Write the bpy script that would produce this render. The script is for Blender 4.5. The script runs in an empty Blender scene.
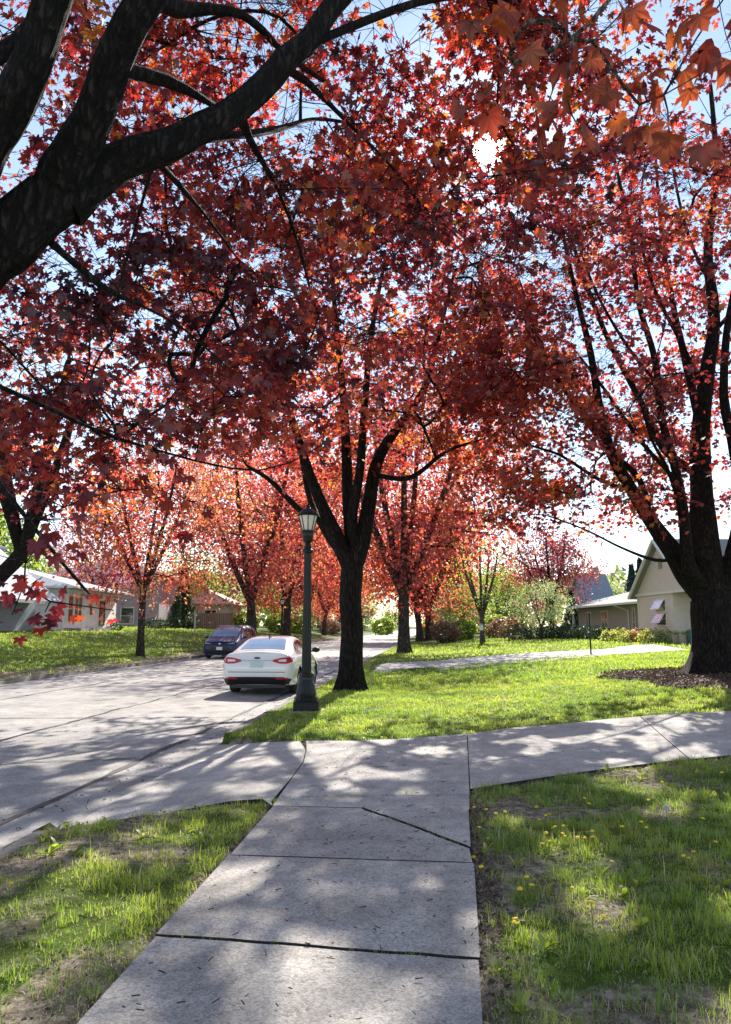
import bpy, bmesh, math, random
import numpy as np
from mathutils import Vector, Matrix
from mathutils.bvhtree import BVHTree

random.seed(7)
RNG = np.random.default_rng(11)
SC = bpy.context.scene
COL = SC.collection
PI = math.pi

# ------------------------------------------------------------------ camera geometry
F, CXP, CYP = 760.0, 365.5, 512.0
EYE = 1.65
PITCH = math.atan((626 - 512) / F)
SUN_E, SKY_S, EXPO = 5.0, 0.122, 1.03
SUN_AZ, SUN_EL = math.radians(9.9), math.radians(33.6)
SUN_DIR = np.array([math.sin(SUN_AZ) * math.cos(SUN_EL), math.cos(SUN_AZ) * math.cos(SUN_EL), math.sin(SUN_EL)])


def ray(px, py):
    a, b = (px - CXP) / F, (CYP - py) / F
    return np.array([a, math.cos(PITCH) - b * math.sin(PITCH), math.sin(PITCH) + b * math.cos(PITCH)])


def P(px, py, Y):
    d = ray(px, py)
    d = d * (Y / d[1])
    return (d[0], d[1], EYE + d[2])


def project(p):
    """world points (N,3) -> pixel x, y, depth"""
    p = np.atleast_2d(p)
    x, y, z = p[:, 0], p[:, 1], p[:, 2] - EYE
    fw = y * math.cos(PITCH) + z * math.sin(PITCH)
    up = -y * math.sin(PITCH) + z * math.cos(PITCH)
    fw = np.where(np.abs(fw) < 1e-6, 1e-6, fw)
    return CXP + F * x / fw, CYP - F * up / fw, fw


# ------------------------------------------------------------------ noise
def _h(ix, iy, iz):
    n = (ix * 374761393 + iy * 668265263 + iz * 2147483647) & 0xFFFFFFFF
    n = ((n ^ (n >> 13)) * 1274126177) & 0xFFFFFFFF
    return ((n ^ (n >> 16)) & 0xFFFF) / 65535.0


def vn(x, y, z=0.0):
    x, y, z = np.broadcast_arrays(np.asarray(x, float), np.asarray(y, float), np.asarray(z, float))
    ix, iy, iz = np.floor(x).astype(np.int64), np.floor(y).astype(np.int64), np.floor(z).astype(np.int64)
    fx, fy, fz = x - ix, y - iy, z - iz
    fx, fy, fz = fx * fx * (3 - 2 * fx), fy * fy * (3 - 2 * fy), fz * fz * (3 - 2 * fz)
    r = 0
    for dx in (0, 1):
        for dy in (0, 1):
            for dz in (0, 1):
                w = (fx if dx else 1 - fx) * (fy if dy else 1 - fy) * (fz if dz else 1 - fz)
                r = r + w * _h(ix + dx, iy + dy, iz + dz)
    return r


def fbm(x, y, z=0.0, o=4):
    r, a, s = 0, 0.5, 0
    for k in range(o):
        r = r + a * vn(np.asarray(x) * 2 ** k + 17 * k, np.asarray(y) * 2 ** k + 5 * k, np.asarray(z) * 2 ** k)
        s += a
        a *= 0.5
    return r / s


def sstep(x, a, b):
    t = np.clip((np.asarray(x, float) - a) / (b - a), 0, 1)
    return t * t * (3 - 2 * t)


# ------------------------------------------------------------------ terrain height
SL = 0.088
KR, KL = -3.27, -13.24          # right and left kerb lines:  x = K + SL*y
LW = KR - KL


def hz(x, y):
    """height of lawn or street surface"""
    x, y = np.asarray(x, float), np.asarray(y, float)
    u = x - KR - SL * y
    v = KL + SL * y - x
    q = 0.078 * np.maximum(u - 3.5, 0) * sstep(y, 5, 18)
    right = 1.5 * (1 - np.exp(-q / 1.5))
    q = 0.28 * np.maximum(v - 0.5, 0)
    left = 1.75 * (1 - np.exp(-q / 1.75))
    m = (u + LW / 2) / (LW / 2)
    street = -0.10 - 0.03 + 0.06 * (1 - m * m)
    return np.where(u >= 0, right, np.where(v >= 0, left, street))


def G(px, py):
    d = ray(px, py)
    lo, hi = 0.5, 400.0
    f = lambda t: EYE + d[2] * t / d[1] - float(hz(d[0] * t / d[1], t))
    t = lo
    while t < hi and f(t) > 0:
        t *= 1.02
    a, b = t / 1.02, t
    for _ in range(30):
        c = (a + b) / 2
        if f(c) > 0:
            a = c
        else:
            b = c
    return (d[0] * a / d[1], a)


# ------------------------------------------------------------------ materials
MATS = {}


def newmat(name):
    m = bpy.data.materials.new(name)
    m.use_nodes = True
    m.node_tree.nodes.clear()
    MATS[name] = m
    return m, m.node_tree.nodes, m.node_tree.links


def nd(N, t, **k):
    n = N.new(t)
    for a, b in k.items():
        setattr(n, a, b)
    return n


def simple(name, col, rough=0.6, metal=0.0, var=0.15, scale=8.0, bump=0.0, bscale=60.0, coat=0.0, stretch=(1, 1, 1), col2=None, spec=0.5):
    m, N, L = newmat(name)
    out = nd(N, 'ShaderNodeOutputMaterial')
    p = nd(N, 'ShaderNodeBsdfPrincipled')
    L.new(p.outputs[0], out.inputs[0])
    p.inputs['Roughness'].default_value = rough
    p.inputs['Metallic'].default_value = metal
    p.inputs['Coat Weight'].default_value = coat
    p.inputs['Coat Roughness'].default_value = 0.06
    p.inputs['Specular IOR Level'].default_value = spec
    tc = nd(N, 'ShaderNodeTexCoord')
    mp = nd(N, 'ShaderNodeMapping')
    mp.inputs['Scale'].default_value = stretch
    L.new(tc.outputs['Object'], mp.inputs[0])
    no = nd(N, 'ShaderNodeTexNoise')
    no.inputs['Scale'].default_value = scale
    no.inputs['Detail'].default_value = 6
    L.new(mp.outputs[0], no.inputs['Vector'])
    cr = nd(N, 'ShaderNodeValToRGB')
    c2 = col2 or tuple(min(1, c * (1 + var)) for c in col)
    c1 = col if col2 else tuple(c * (1 - var) for c in col)
    cr.color_ramp.elements[0].color = (*c1, 1)
    cr.color_ramp.elements[1].color = (*c2, 1)
    cr.color_ramp.elements[0].position = 0.3
    cr.color_ramp.elements[1].position = 0.7
    L.new(no.outputs[0], cr.inputs[0])
    L.new(cr.outputs[0], p.inputs['Base Color'])
    if bump:
        nb = nd(N, 'ShaderNodeTexNoise')
        nb.inputs['Scale'].default_value = bscale
        nb.inputs['Detail'].default_value = 5
        L.new(mp.outputs[0], nb.inputs['Vector'])
        b = nd(N, 'ShaderNodeBump')
        b.inputs['Strength'].default_value = bump
        b.inputs['Distance'].default_value = 0.02
        L.new(nb.outputs[0], b.inputs['Height'])
        L.new(b.outputs[0], p.inputs['Normal'])
    return m


def leafmat(name, refl, trans, tf=0.55, rough=0.45, gl=0.06):
    """refl, trans: lists of (pos, rgb) ramps over the leaf's own random value"""
    m, N, L = newmat(name)
    out = nd(N, 'ShaderNodeOutputMaterial')
    at = nd(N, 'ShaderNodeAttribute')
    at.attribute_name = 'rnd'
    ramps = []
    for lst in (refl, trans):
        cr = nd(N, 'ShaderNodeValToRGB')
        el = cr.color_ramp.elements
        while len(el) > 1:
            el.remove(el[-1])
        el[0].position = lst[0][0]
        el[0].color = (*lst[0][1], 1)
        for p_, c in lst[1:]:
            e = el.new(p_)
            e.color = (*c, 1)
        L.new(at.outputs['Fac'], cr.inputs[0])
        ramps.append(cr)
    d = nd(N, 'ShaderNodeBsdfDiffuse')
    t = nd(N, 'ShaderNodeBsdfTranslucent')
    g = nd(N, 'ShaderNodeBsdfGlossy')
    g.inputs['Roughness'].default_value = rough
    g.inputs['Color'].default_value = (1, 1, 1, 1)
    L.new(ramps[0].outputs[0], d.inputs[0])
    L.new(ramps[1].outputs[0], t.inputs[0])
    mx = nd(N, 'ShaderNodeMixShader')
    mx.inputs[0].default_value = tf
    L.new(d.outputs[0], mx.inputs[1])
    L.new(t.outputs[0], mx.inputs[2])
    m2 = nd(N, 'ShaderNodeMixShader')
    m2.inputs[0].default_value = gl
    L.new(mx.outputs[0], m2.inputs[1])
    L.new(g.outputs[0], m2.inputs[2])
    L.new(m2.outputs[0], out.inputs[0])
    return m


leafmat('red_leaf',
        [(0.0, (0.050, 0.010, 0.022)), (0.4, (0.085, 0.014, 0.018)), (0.8, (0.13, 0.022, 0.014)), (1.0, (0.17, 0.05, 0.015))],
        [(0.0, (0.20, 0.018, 0.030)), (0.3, (0.50, 0.035, 0.035)), (0.65, (0.90, 0.12, 0.075)), (0.85, (0.95, 0.21, 0.08)), (1.0, (0.95, 0.36, 0.05))], tf=0.6)
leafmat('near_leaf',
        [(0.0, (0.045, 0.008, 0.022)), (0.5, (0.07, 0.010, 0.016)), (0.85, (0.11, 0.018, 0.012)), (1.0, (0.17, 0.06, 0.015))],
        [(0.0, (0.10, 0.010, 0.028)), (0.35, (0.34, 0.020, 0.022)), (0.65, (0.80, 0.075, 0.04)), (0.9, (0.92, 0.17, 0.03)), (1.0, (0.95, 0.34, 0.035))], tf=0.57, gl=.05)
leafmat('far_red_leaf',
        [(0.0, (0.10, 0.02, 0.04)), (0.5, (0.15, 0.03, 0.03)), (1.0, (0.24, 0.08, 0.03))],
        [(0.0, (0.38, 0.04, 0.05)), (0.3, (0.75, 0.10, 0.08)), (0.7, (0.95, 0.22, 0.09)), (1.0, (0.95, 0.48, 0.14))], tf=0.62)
leafmat('hanging_leaf',
        [(0.0, (0.07, 0.014, 0.014)), (1.0, (0.17, 0.04, 0.02))],
        [(0.0, (0.16, 0.022, 0.02)), (0.6, (0.42, 0.055, 0.022)), (1.0, (0.85, 0.20, 0.04))], tf=0.5, gl=.03)
leafmat('thicket_leaf',
        [(0.0, (0.09, 0.05, 0.04)), (1.0, (0.17, 0.10, 0.06))],
        [(0.0, (0.28, 0.14, 0.09)), (1.0, (0.50, 0.30, 0.16))], tf=0.5)
leafmat('far_green',
        [(0.0, (0.10, 0.12, 0.06)), (0.6, (0.16, 0.18, 0.08)), (1.0, (0.22, 0.13, 0.10))],
        [(0.0, (0.28, 0.36, 0.12)), (0.6, (0.50, 0.56, 0.20)), (1.0, (0.55, 0.28, 0.2))], tf=0.5)
leafmat('burgundy_leaf',
        [(0.0, (0.08, 0.02, 0.04)), (1.0, (0.16, 0.04, 0.05))],
        [(0.0, (0.34, 0.05, 0.07)), (1.0, (0.75, 0.13, 0.12))], tf=0.5)
leafmat('pink_blossom',
        [(0.0, (0.45, 0.16, 0.28)), (1.0, (0.75, 0.42, 0.52))],
        [(0.0, (0.75, 0.25, 0.42)), (1.0, (0.95, 0.60, 0.70))], tf=0.5)
leafmat('green_leaf',
        [(0.0, (0.05, 0.09, 0.02)), (1.0, (0.12, 0.16, 0.03))],
        [(0.0, (0.30, 0.50, 0.04)), (1.0, (0.65, 0.75, 0.10))], tf=0.55)
leafmat('pale_leaf',
        [(0.0, (0.16, 0.22, 0.08)), (1.0, (0.34, 0.38, 0.20))],
        [(0.0, (0.45, 0.60, 0.16)), (1.0, (0.80, 0.85, 0.42))], tf=0.5)
leafmat('dark_needle',
        [(0.0, (0.015, 0.035, 0.015)), (1.0, (0.04, 0.075, 0.03))],
        [(0.0, (0.04, 0.09, 0.03)), (1.0, (0.10, 0.18, 0.05))], tf=0.3)
leafmat('blue_needle',
        [(0.0, (0.05, 0.08, 0.08)), (1.0, (0.09, 0.13, 0.12))],
        [(0.0, (0.06, 0.10, 0.08)), (1.0, (0.10, 0.16, 0.12))], tf=0.25)
leafmat('grass_blade',
        [(0.0, (0.055, 0.10, 0.015)), (0.6, (0.11, 0.165, 0.022)), (0.88, (0.18, 0.21, 0.045)), (1.0, (0.42, 0.36, 0.24))],
        [(0.0, (0.28, 0.48, 0.05)), (0.6, (0.56, 0.76, 0.06)), (0.88, (0.74, 0.82, 0.10)), (1.0, (0.72, 0.62, 0.36))], tf=0.55, gl=0.05)
leafmat('yard_plant',
        [(0.0, (0.10, 0.14, 0.03)), (1.0, (0.25, 0.26, 0.06))],
        [(0.0, (0.40, 0.55, 0.06)), (1.0, (0.80, 0.75, 0.15))], tf=0.5)
leafmat('copper_plant',
        [(0.0, (0.20, 0.09, 0.04)), (1.0, (0.32, 0.18, 0.08))],
        [(0.0, (0.60, 0.30, 0.10)), (1.0, (0.80, 0.50, 0.20))], tf=0.5)
leafmat('litter',
        [(0.0, (0.05, 0.035, 0.025)), (0.5, (0.14, 0.10, 0.07)), (1.0, (0.36, 0.30, 0.22))],
        [(0.0, (0.05, 0.03, 0.02)), (1.0, (0.20, 0.15, 0.10))], tf=0.2, gl=0.02)


def bark_mat(name, c1, c2, sc=1.0):
    m, N, L = newmat(name)
    out = nd(N, 'ShaderNodeOutputMaterial')
    p = nd(N, 'ShaderNodeBsdfPrincipled')
    p.inputs['Roughness'].default_value = 0.9
    p.inputs['Specular IOR Level'].default_value = 0.25
    L.new(p.outputs[0], out.inputs[0])
    tc = nd(N, 'ShaderNodeTexCoord')
    mp = nd(N, 'ShaderNodeMapping')
    mp.inputs['Scale'].default_value = (14 * sc, 14 * sc, 2.6 * sc)
    L.new(tc.outputs['Object'], mp.inputs[0])
    n = nd(N, 'ShaderNodeTexNoise')
    n.inputs['Scale'].default_value = 1.6
    n.inputs['Detail'].default_value = 8
    n.inputs['Roughness'].default_value = 0.65
    n.inputs['Distortion'].default_value = 0.6
    L.new(mp.outputs[0], n.inputs['Vector'])
    cr = nd(N, 'ShaderNodeValToRGB')
    cr.color_ramp.elements[0].color = (*c1, 1)
    cr.color_ramp.elements[1].color = (*c2, 1)
    cr.color_ramp.elements[0].position = 0.36
    cr.color_ramp.elements[1].position = 0.66
    L.new(n.outputs[0], cr.inputs[0])
    L.new(cr.outputs[0], p.inputs['Base Color'])
    vo = nd(N, 'ShaderNodeTexVoronoi', feature='DISTANCE_TO_EDGE')
    vo.inputs['Scale'].default_value = 1.5
    wv = nd(N, 'ShaderNodeVectorMath', operation='ADD')
    sc_ = nd(N, 'ShaderNodeVectorMath', operation='SCALE')
    sc_.inputs['Scale'].default_value = 1.3
    L.new(n.outputs['Color'], sc_.inputs[0])
    L.new(mp.outputs[0], wv.inputs[0])
    L.new(sc_.outputs[0], wv.inputs[1])
    L.new(wv.outputs[0], vo.inputs['Vector'])
    vr = nd(N, 'ShaderNodeMapRange')
    vr.inputs[1].default_value = 0.0
    vr.inputs[2].default_value = 0.22
    L.new(vo.outputs[0], vr.inputs[0])
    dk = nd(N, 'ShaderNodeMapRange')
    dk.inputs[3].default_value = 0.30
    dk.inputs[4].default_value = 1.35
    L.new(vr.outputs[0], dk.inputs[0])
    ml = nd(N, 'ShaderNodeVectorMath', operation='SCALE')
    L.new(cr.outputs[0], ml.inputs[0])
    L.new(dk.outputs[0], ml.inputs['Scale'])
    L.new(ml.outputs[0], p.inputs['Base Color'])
    hh = nd(N, 'ShaderNodeMath', operation='ADD')
    L.new(n.outputs[0], hh.inputs[0])
    L.new(vr.outputs[0], hh.inputs[1])
    b = nd(N, 'ShaderNodeBump')
    b.inputs['Strength'].default_value = 1.0
    b.inputs['Distance'].default_value = 0.05
    L.new(hh.outputs[0], b.inputs['Height'])
    L.new(b.outputs[0], p.inputs['Normal'])
    return m


bark_mat('bark', (0.035, 0.028, 0.026), (0.13, 0.105, 0.10))
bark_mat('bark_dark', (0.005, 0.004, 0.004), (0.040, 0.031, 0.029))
bark_mat('bark_pale', (0.10, 0.085, 0.07), (0.26, 0.22, 0.19))


def concrete(name, ca, cb, speck=0.5, bump=0.25):
    m, N, L = newmat(name)
    out = nd(N, 'ShaderNodeOutputMaterial')
    p = nd(N, 'ShaderNodeBsdfPrincipled')
    p.inputs['Roughness'].default_value = 0.85
    p.inputs['Specular IOR Level'].default_value = 0.3
    L.new(p.outputs[0], out.inputs[0])
    tc = nd(N, 'ShaderNodeTexCoord')
    n1 = nd(N, 'ShaderNodeTexNoise')
    n1.inputs['Scale'].default_value = 0.9
    n1.inputs['Detail'].default_value = 9
    n1.inputs['Roughness'].default_value = 0.6
    L.new(tc.outputs['Object'], n1.inputs['Vector'])
    cr = nd(N, 'ShaderNodeValToRGB')
    cr.color_ramp.elements[0].color = (*ca, 1)
    cr.color_ramp.elements[1].color = (*cb, 1)
    cr.color_ramp.elements[0].position = 0.32
    cr.color_ramp.elements[1].position = 0.68
    L.new(n1.outputs[0], cr.inputs[0])
    v = nd(N, 'ShaderNodeTexVoronoi')
    v.inputs['Scale'].default_value = 95
    L.new(tc.outputs['Object'], v.inputs['Vector'])
    hs = nd(N, 'ShaderNodeSeparateColor')
    L.new(v.outputs['Color'], hs.inputs[0])
    mr = nd(N, 'ShaderNodeMapRange')
    mr.inputs[1].default_value = 0
    mr.inputs[2].default_value = 1
    mr.inputs[3].default_value = 1 - speck * 0.5
    mr.inputs[4].default_value = 1 + speck * 0.35
    L.new(hs.outputs[0], mr.inputs[0])
    mul = nd(N, 'ShaderNodeVectorMath', operation='SCALE')
    L.new(cr.outputs[0], mul.inputs[0])
    L.new(mr.outputs[0], mul.inputs['Scale'])
    # broad stains
    n4 = nd(N, 'ShaderNodeTexNoise')
    n4.inputs['Scale'].default_value = 3.1
    n4.inputs['Detail'].default_value = 10
    n4.inputs['Roughness'].default_value = 0.75
    L.new(tc.outputs['Object'], n4.inputs['Vector'])
    r4 = nd(N, 'ShaderNodeMapRange')
    r4.inputs[1].default_value = 0.35
    r4.inputs[2].default_value = 0.62
    r4.inputs[3].default_value = 0.74
    r4.inputs[4].default_value = 1.12
    L.new(n4.outputs[0], r4.inputs[0])
    mul4 = nd(N, 'ShaderNodeVectorMath', operation='SCALE')
    L.new(mul.outputs[0], mul4.inputs[0])
    L.new(r4.outputs[0], mul4.inputs['Scale'])
    mul = mul4
    # dark pits and stains
    n3 = nd(N, 'ShaderNodeTexNoise')
    n3.inputs['Scale'].default_value = 34
    n3.inputs['Detail'].default_value = 3
    L.new(tc.outputs['Object'], n3.inputs['Vector'])
    r3 = nd(N, 'ShaderNodeMapRange')
    r3.inputs[1].default_value = 0.30
    r3.inputs[2].default_value = 0.42
    r3.inputs[3].default_value = 0.62
    r3.inputs[4].default_value = 1.0
    L.new(n3.outputs[0], r3.inputs[0])
    mul2 = nd(N, 'ShaderNodeVectorMath', operation='SCALE')
    L.new(mul.outputs[0], mul2.inputs[0])
    L.new(r3.outputs[0], mul2.inputs['Scale'])
    L.new(mul2.outputs[0], p.inputs['Base Color'])
    b = nd(N, 'ShaderNodeBump')
    b.inputs['Strength'].default_value = bump
    b.inputs['Distance'].default_value = 0.006
    L.new(hs.outputs[1], b.inputs['Height'])
    b2 = nd(N, 'ShaderNodeBump')
    b2.inputs['Strength'].default_value = bump
    b2.inputs['Distance'].default_value = 0.02
    L.new(n3.outputs[0], b2.inputs['Height'])
    L.new(b.outputs[0], b2.inputs['Normal'])
    L.new(b2.outputs[0], p.inputs['Normal'])
    return m


concrete('sidewalk_concrete', (0.35, 0.32, 0.285), (0.56, 0.52, 0.47), 0.65)
concrete('drive_concrete', (0.40, 0.375, 0.34), (0.56, 0.53, 0.485), 0.55)
concrete('gutter_concrete', (0.30, 0.28, 0.26), (0.46, 0.44, 0.41), 0.4)
concrete('asphalt', (0.30, 0.285, 0.26), (0.45, 0.43, 0.40), 0.65)
concrete('kerb_concrete', (0.16, 0.145, 0.13), (0.36, 0.33, 0.30), 0.4, 0.6)
simple('joint_dirt', (0.035, 0.028, 0.022), 0.95, var=0.4, scale=30)
simple('tar', (0.05, 0.047, 0.047), 0.8, var=0.3, scale=10)


def ground_mat():
    m, N, L = newmat('lawn_soil')
    out = nd(N, 'ShaderNodeOutputMaterial')
    p = nd(N, 'ShaderNodeBsdfPrincipled')
    p.inputs['Roughness'].default_value = 0.95
    p.inputs['Specular IOR Level'].default_value = 0.1
    L.new(p.outputs[0], out.inputs[0])
    tc = nd(N, 'ShaderNodeTexCoord')
    at = nd(N, 'ShaderNodeAttribute')
    at.attribute_name = 'grassy'
    n1 = nd(N, 'ShaderNodeTexNoise')
    n1.inputs['Scale'].default_value = 9
    n1.inputs['Detail'].default_value = 8
    n1.inputs['Roughness'].default_value = 0.7
    L.new(tc.outputs['Object'], n1.inputs['Vector'])
    soil = nd(N, 'ShaderNodeValToRGB')
    e = soil.color_ramp.elements
    e[0].position, e[0].color = 0.34, (0.075, 0.055, 0.042, 1)
    e[1].position, e[1].color = 0.60, (0.42, 0.36, 0.27, 1)
    x = e.new(0.5)
    x.color = (0.23, 0.19, 0.145, 1)
    L.new(n1.outputs[0], soil.inputs[0])
    grs = nd(N, 'ShaderNodeValToRGB')
    e = grs.color_ramp.elements
    e[0].position, e[0].color = 0.35, (0.05, 0.085, 0.015, 1)
    e[1].position, e[1].color = 0.65, (0.14, 0.20, 0.028, 1)
    L.new(n1.outputs[0], grs.inputs[0])
    n2 = nd(N, 'ShaderNodeTexNoise')
    n2.inputs['Scale'].default_value = 22
    n2.inputs['Detail'].default_value = 4
    L.new(tc.outputs['Object'], n2.inputs['Vector'])
    ad = nd(N, 'ShaderNodeMath', operation='ADD')
    L.new(at.outputs['Fac'], ad.inputs[0])
    L.new(n2.outputs[0], ad.inputs[1])
    mr = nd(N, 'ShaderNodeMapRange')
    mr.inputs[1].default_value = 0.85
    mr.inputs[2].default_value = 1.25
    L.new(ad.outputs[0], mr.inputs[0])
    mx = nd(N, 'ShaderNodeMix', data_type='RGBA')
    L.new(mr.outputs[0], mx.inputs[0])
    L.new(soil.outputs[0], mx.inputs[6])
    L.new(grs.outputs[0], mx.inputs[7])
    L.new(mx.outputs[2], p.inputs['Base Color'])
    b = nd(N, 'ShaderNodeBump')
    b.inputs['Strength'].default_value = 0.8
    b.inputs['Distance'].default_value = 0.04
    L.new(n1.outputs[0], b.inputs['Height'])
    L.new(b.outputs[0], p.inputs['Normal'])


ground_mat()
simple('car_white', (0.80, 0.80, 0.80), 0.28, var=0.02, coat=1.0)
simple('car_navy', (0.012, 0.024, 0.10), 0.42, 0.1, var=0.05, coat=0.15)
simple('mirror_glass', (0.42, 0.45, 0.48), 0.06, 0.85, var=0.05)
simple('car_glass', (0.02, 0.025, 0.03), 0.04, var=0.05, coat=1.0, spec=0.9)
simple('blue_glass', (0.05, 0.10, 0.20), 0.05, var=0.1, coat=1.0, spec=0.9)
simple('black_plastic', (0.012, 0.012, 0.013), 0.45, var=0.2)
simple('rubber', (0.02, 0.02, 0.02), 0.8, var=0.3)
simple('rim_alloy', (0.35, 0.35, 0.36), 0.3, 0.9, var=0.1)
simple('tail_red', (0.50, 0.012, 0.018), 0.12, var=0.1, coat=1.0)
simple('lens_clear', (0.75, 0.72, 0.72), 0.1, var=0.1, coat=1.0)
simple('chrome', (0.7, 0.7, 0.72), 0.12, 1.0, var=0.05)
simple('plate_pale', (0.55, 0.66, 0.62), 0.4, var=0.1, scale=30)
simple('plate_white', (0.75, 0.76, 0.78), 0.4, var=0.1, scale=30)
simple('badge_blue', (0.02, 0.03, 0.10), 0.2, var=0.1, coat=1.0)
simple('post_green', (0.004, 0.008, 0.0095), 0.42, 0.0, var=0.25, scale=20, bump=0.1, bscale=80, coat=0.05, spec=.35)
simple('black_metal', (0.010, 0.011, 0.012), 0.4, 0.4, var=0.2)
simple('lamp_glass', (0.85, 0.82, 0.74), 0.35, var=0.08, scale=5)
simple('siding_cream', (0.56, 0.51, 0.43), 0.7, var=0.04, scale=4)
simple('siding_white', (0.84, 0.84, 0.83), 0.7, var=0.04, scale=4)
simple('siding_grey', (0.30, 0.28, 0.30), 0.7, var=0.05, scale=4)
simple('siding_blue', (0.30, 0.37, 0.46), 0.7, var=0.05, scale=4)
simple('stucco_tan', (0.36, 0.25, 0.17), 0.8, var=0.15, scale=14)
simple('trim_white', (0.78, 0.78, 0.77), 0.5, var=0.03)
simple('roof_grey', (0.24, 0.23, 0.225), 0.9, var=0.22, scale=30, bump=0.4, bscale=30)
simple('roof_slate', (0.24, 0.27, 0.33), 0.9, var=0.2, scale=30, bump=0.4, bscale=30)
simple('roof_pale', (0.40, 0.42, 0.45), 0.9, var=0.15, scale=30, bump=0.4, bscale=30)
simple('window_glass', (0.02, 0.03, 0.035), 0.05, var=0.1, spec=0.9, coat=1.0)
simple('painted_sky_glass', (0.32, 0.45, 0.62), 0.06, var=0.1, spec=0.9, coat=1.0)  # pale blue base colour stands in for sky reflected in the open panes
simple('door_paint', (0.30, 0.28, 0.30), 0.5, var=0.05)
simple('stone', (0.30, 0.28, 0.26), 0.9, var=0.3, scale=5, bump=0.5, bscale=20)
simple('fence_wood', (0.24, 0.16, 0.11), 0.85, var=0.25, scale=6, stretch=(1, 1, 0.2))
simple('plastic_teal', (0.02, 0.10, 0.12), 0.5, var=0.1)
simple('pot_clay', (0.35, 0.31, 0.27), 0.8, var=0.2)
simple('dandelion_yellow', (0.85, 0.58, 0.01), 0.7, var=0.1)
simple('stem_green', (0.12, 0.20, 0.03), 0.7, var=0.1)
simple('seed_white', (0.75, 0.74, 0.72), 0.9, var=0.05)
simple('mulch', (0.045, 0.032, 0.026), 0.95, col2=(0.16, 0.125, 0.10), scale=24, bump=1.0, bscale=35)


def brick_mat():
    m, N, L = newmat('brick_tan')
    out = nd(N, 'ShaderNodeOutputMaterial')
    p = nd(N, 'ShaderNodeBsdfPrincipled')
    p.inputs['Roughness'].default_value = 0.9
    L.new(p.outputs[0], out.inputs[0])
    tc = nd(N, 'ShaderNodeTexCoord')
    br = nd(N, 'ShaderNodeTexBrick')
    br.inputs['Scale'].default_value = 5
    br.inputs['Color1'].default_value = (0.42, 0.34, 0.25, 1)
    br.inputs['Color2'].default_value = (0.33, 0.26, 0.19, 1)
    br.inputs['Mortar'].default_value = (0.45, 0.42, 0.38, 1)
    br.inputs['Mortar Size'].default_value = 0.015
    mp = nd(N, 'ShaderNodeMapping')
    mp.inputs['Rotation'].default_value = (math.radians(90), 0, math.radians(90))
    L.new(tc.outputs['Object'], mp.inputs[0])
    L.new(mp.outputs[0], br.inputs['Vector'])
    L.new(br.outputs[0], p.inputs['Base Color'])


brick_mat()


# ------------------------------------------------------------------ object helpers
def tag(o, label=None, cat=None, group=None, kind=None):
    if label: o['label'] = label
    if cat: o['category'] = cat
    if group: o['group'] = group
    if kind: o['kind'] = kind
    return o


def empty(name, loc, label=None, cat=None, group=None, rz=0.0):
    o = bpy.data.objects.new(name, None)
    COL.objects.link(o)
    o.location = loc
    o.rotation_euler = (0, 0, rz)
    o.empty_display_size = 0.2
    return tag(o, label, cat, group)


def link_mesh(name, me, parent=None, label=None):
    o = bpy.data.objects.new(name, me)
    COL.objects.link(o)
    if parent is not None:
        o.parent = parent
    if label:
        o['label'] = label
    return o


def np_mesh(name, V, Fc, mats, rnd=None, smooth=False, mat_idx=None):
    """V (n,3); Fc (m,3) or (m,4) int array"""
    V = np.asarray(V, np.float32)
    Fc = np.asarray(Fc, np.int32)
    me = bpy.data.meshes.new(name)
    k = Fc.shape[1]
    me.vertices.add(len(V))
    me.vertices.foreach_set('co', V.ravel())
    me.loops.add(Fc.size)
    me.loops.foreach_set('vertex_index', Fc.ravel())
    me.polygons.add(len(Fc))
    me.polygons.foreach_set('loop_start', np.arange(0, Fc.size, k, dtype=np.int32))
    me.polygons.foreach_set('loop_total', np.full(len(Fc), k, np.int32))
    if smooth:
        me.polygons.foreach_set('use_smooth', np.ones(len(Fc), bool))
    for m in (mats if isinstance(mats, (list, tuple)) else [mats]):
        me.materials.append(MATS[m])
    if mat_idx is not None:
        me.polygons.foreach_set('material_index', np.asarray(mat_idx, np.int32))
    me.update(calc_edges=True)
    if rnd is not None:
        a = me.attributes.new('rnd', 'FLOAT', 'FACE')
        a.data.foreach_set('value', np.asarray(rnd, np.float32))
    return me


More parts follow.
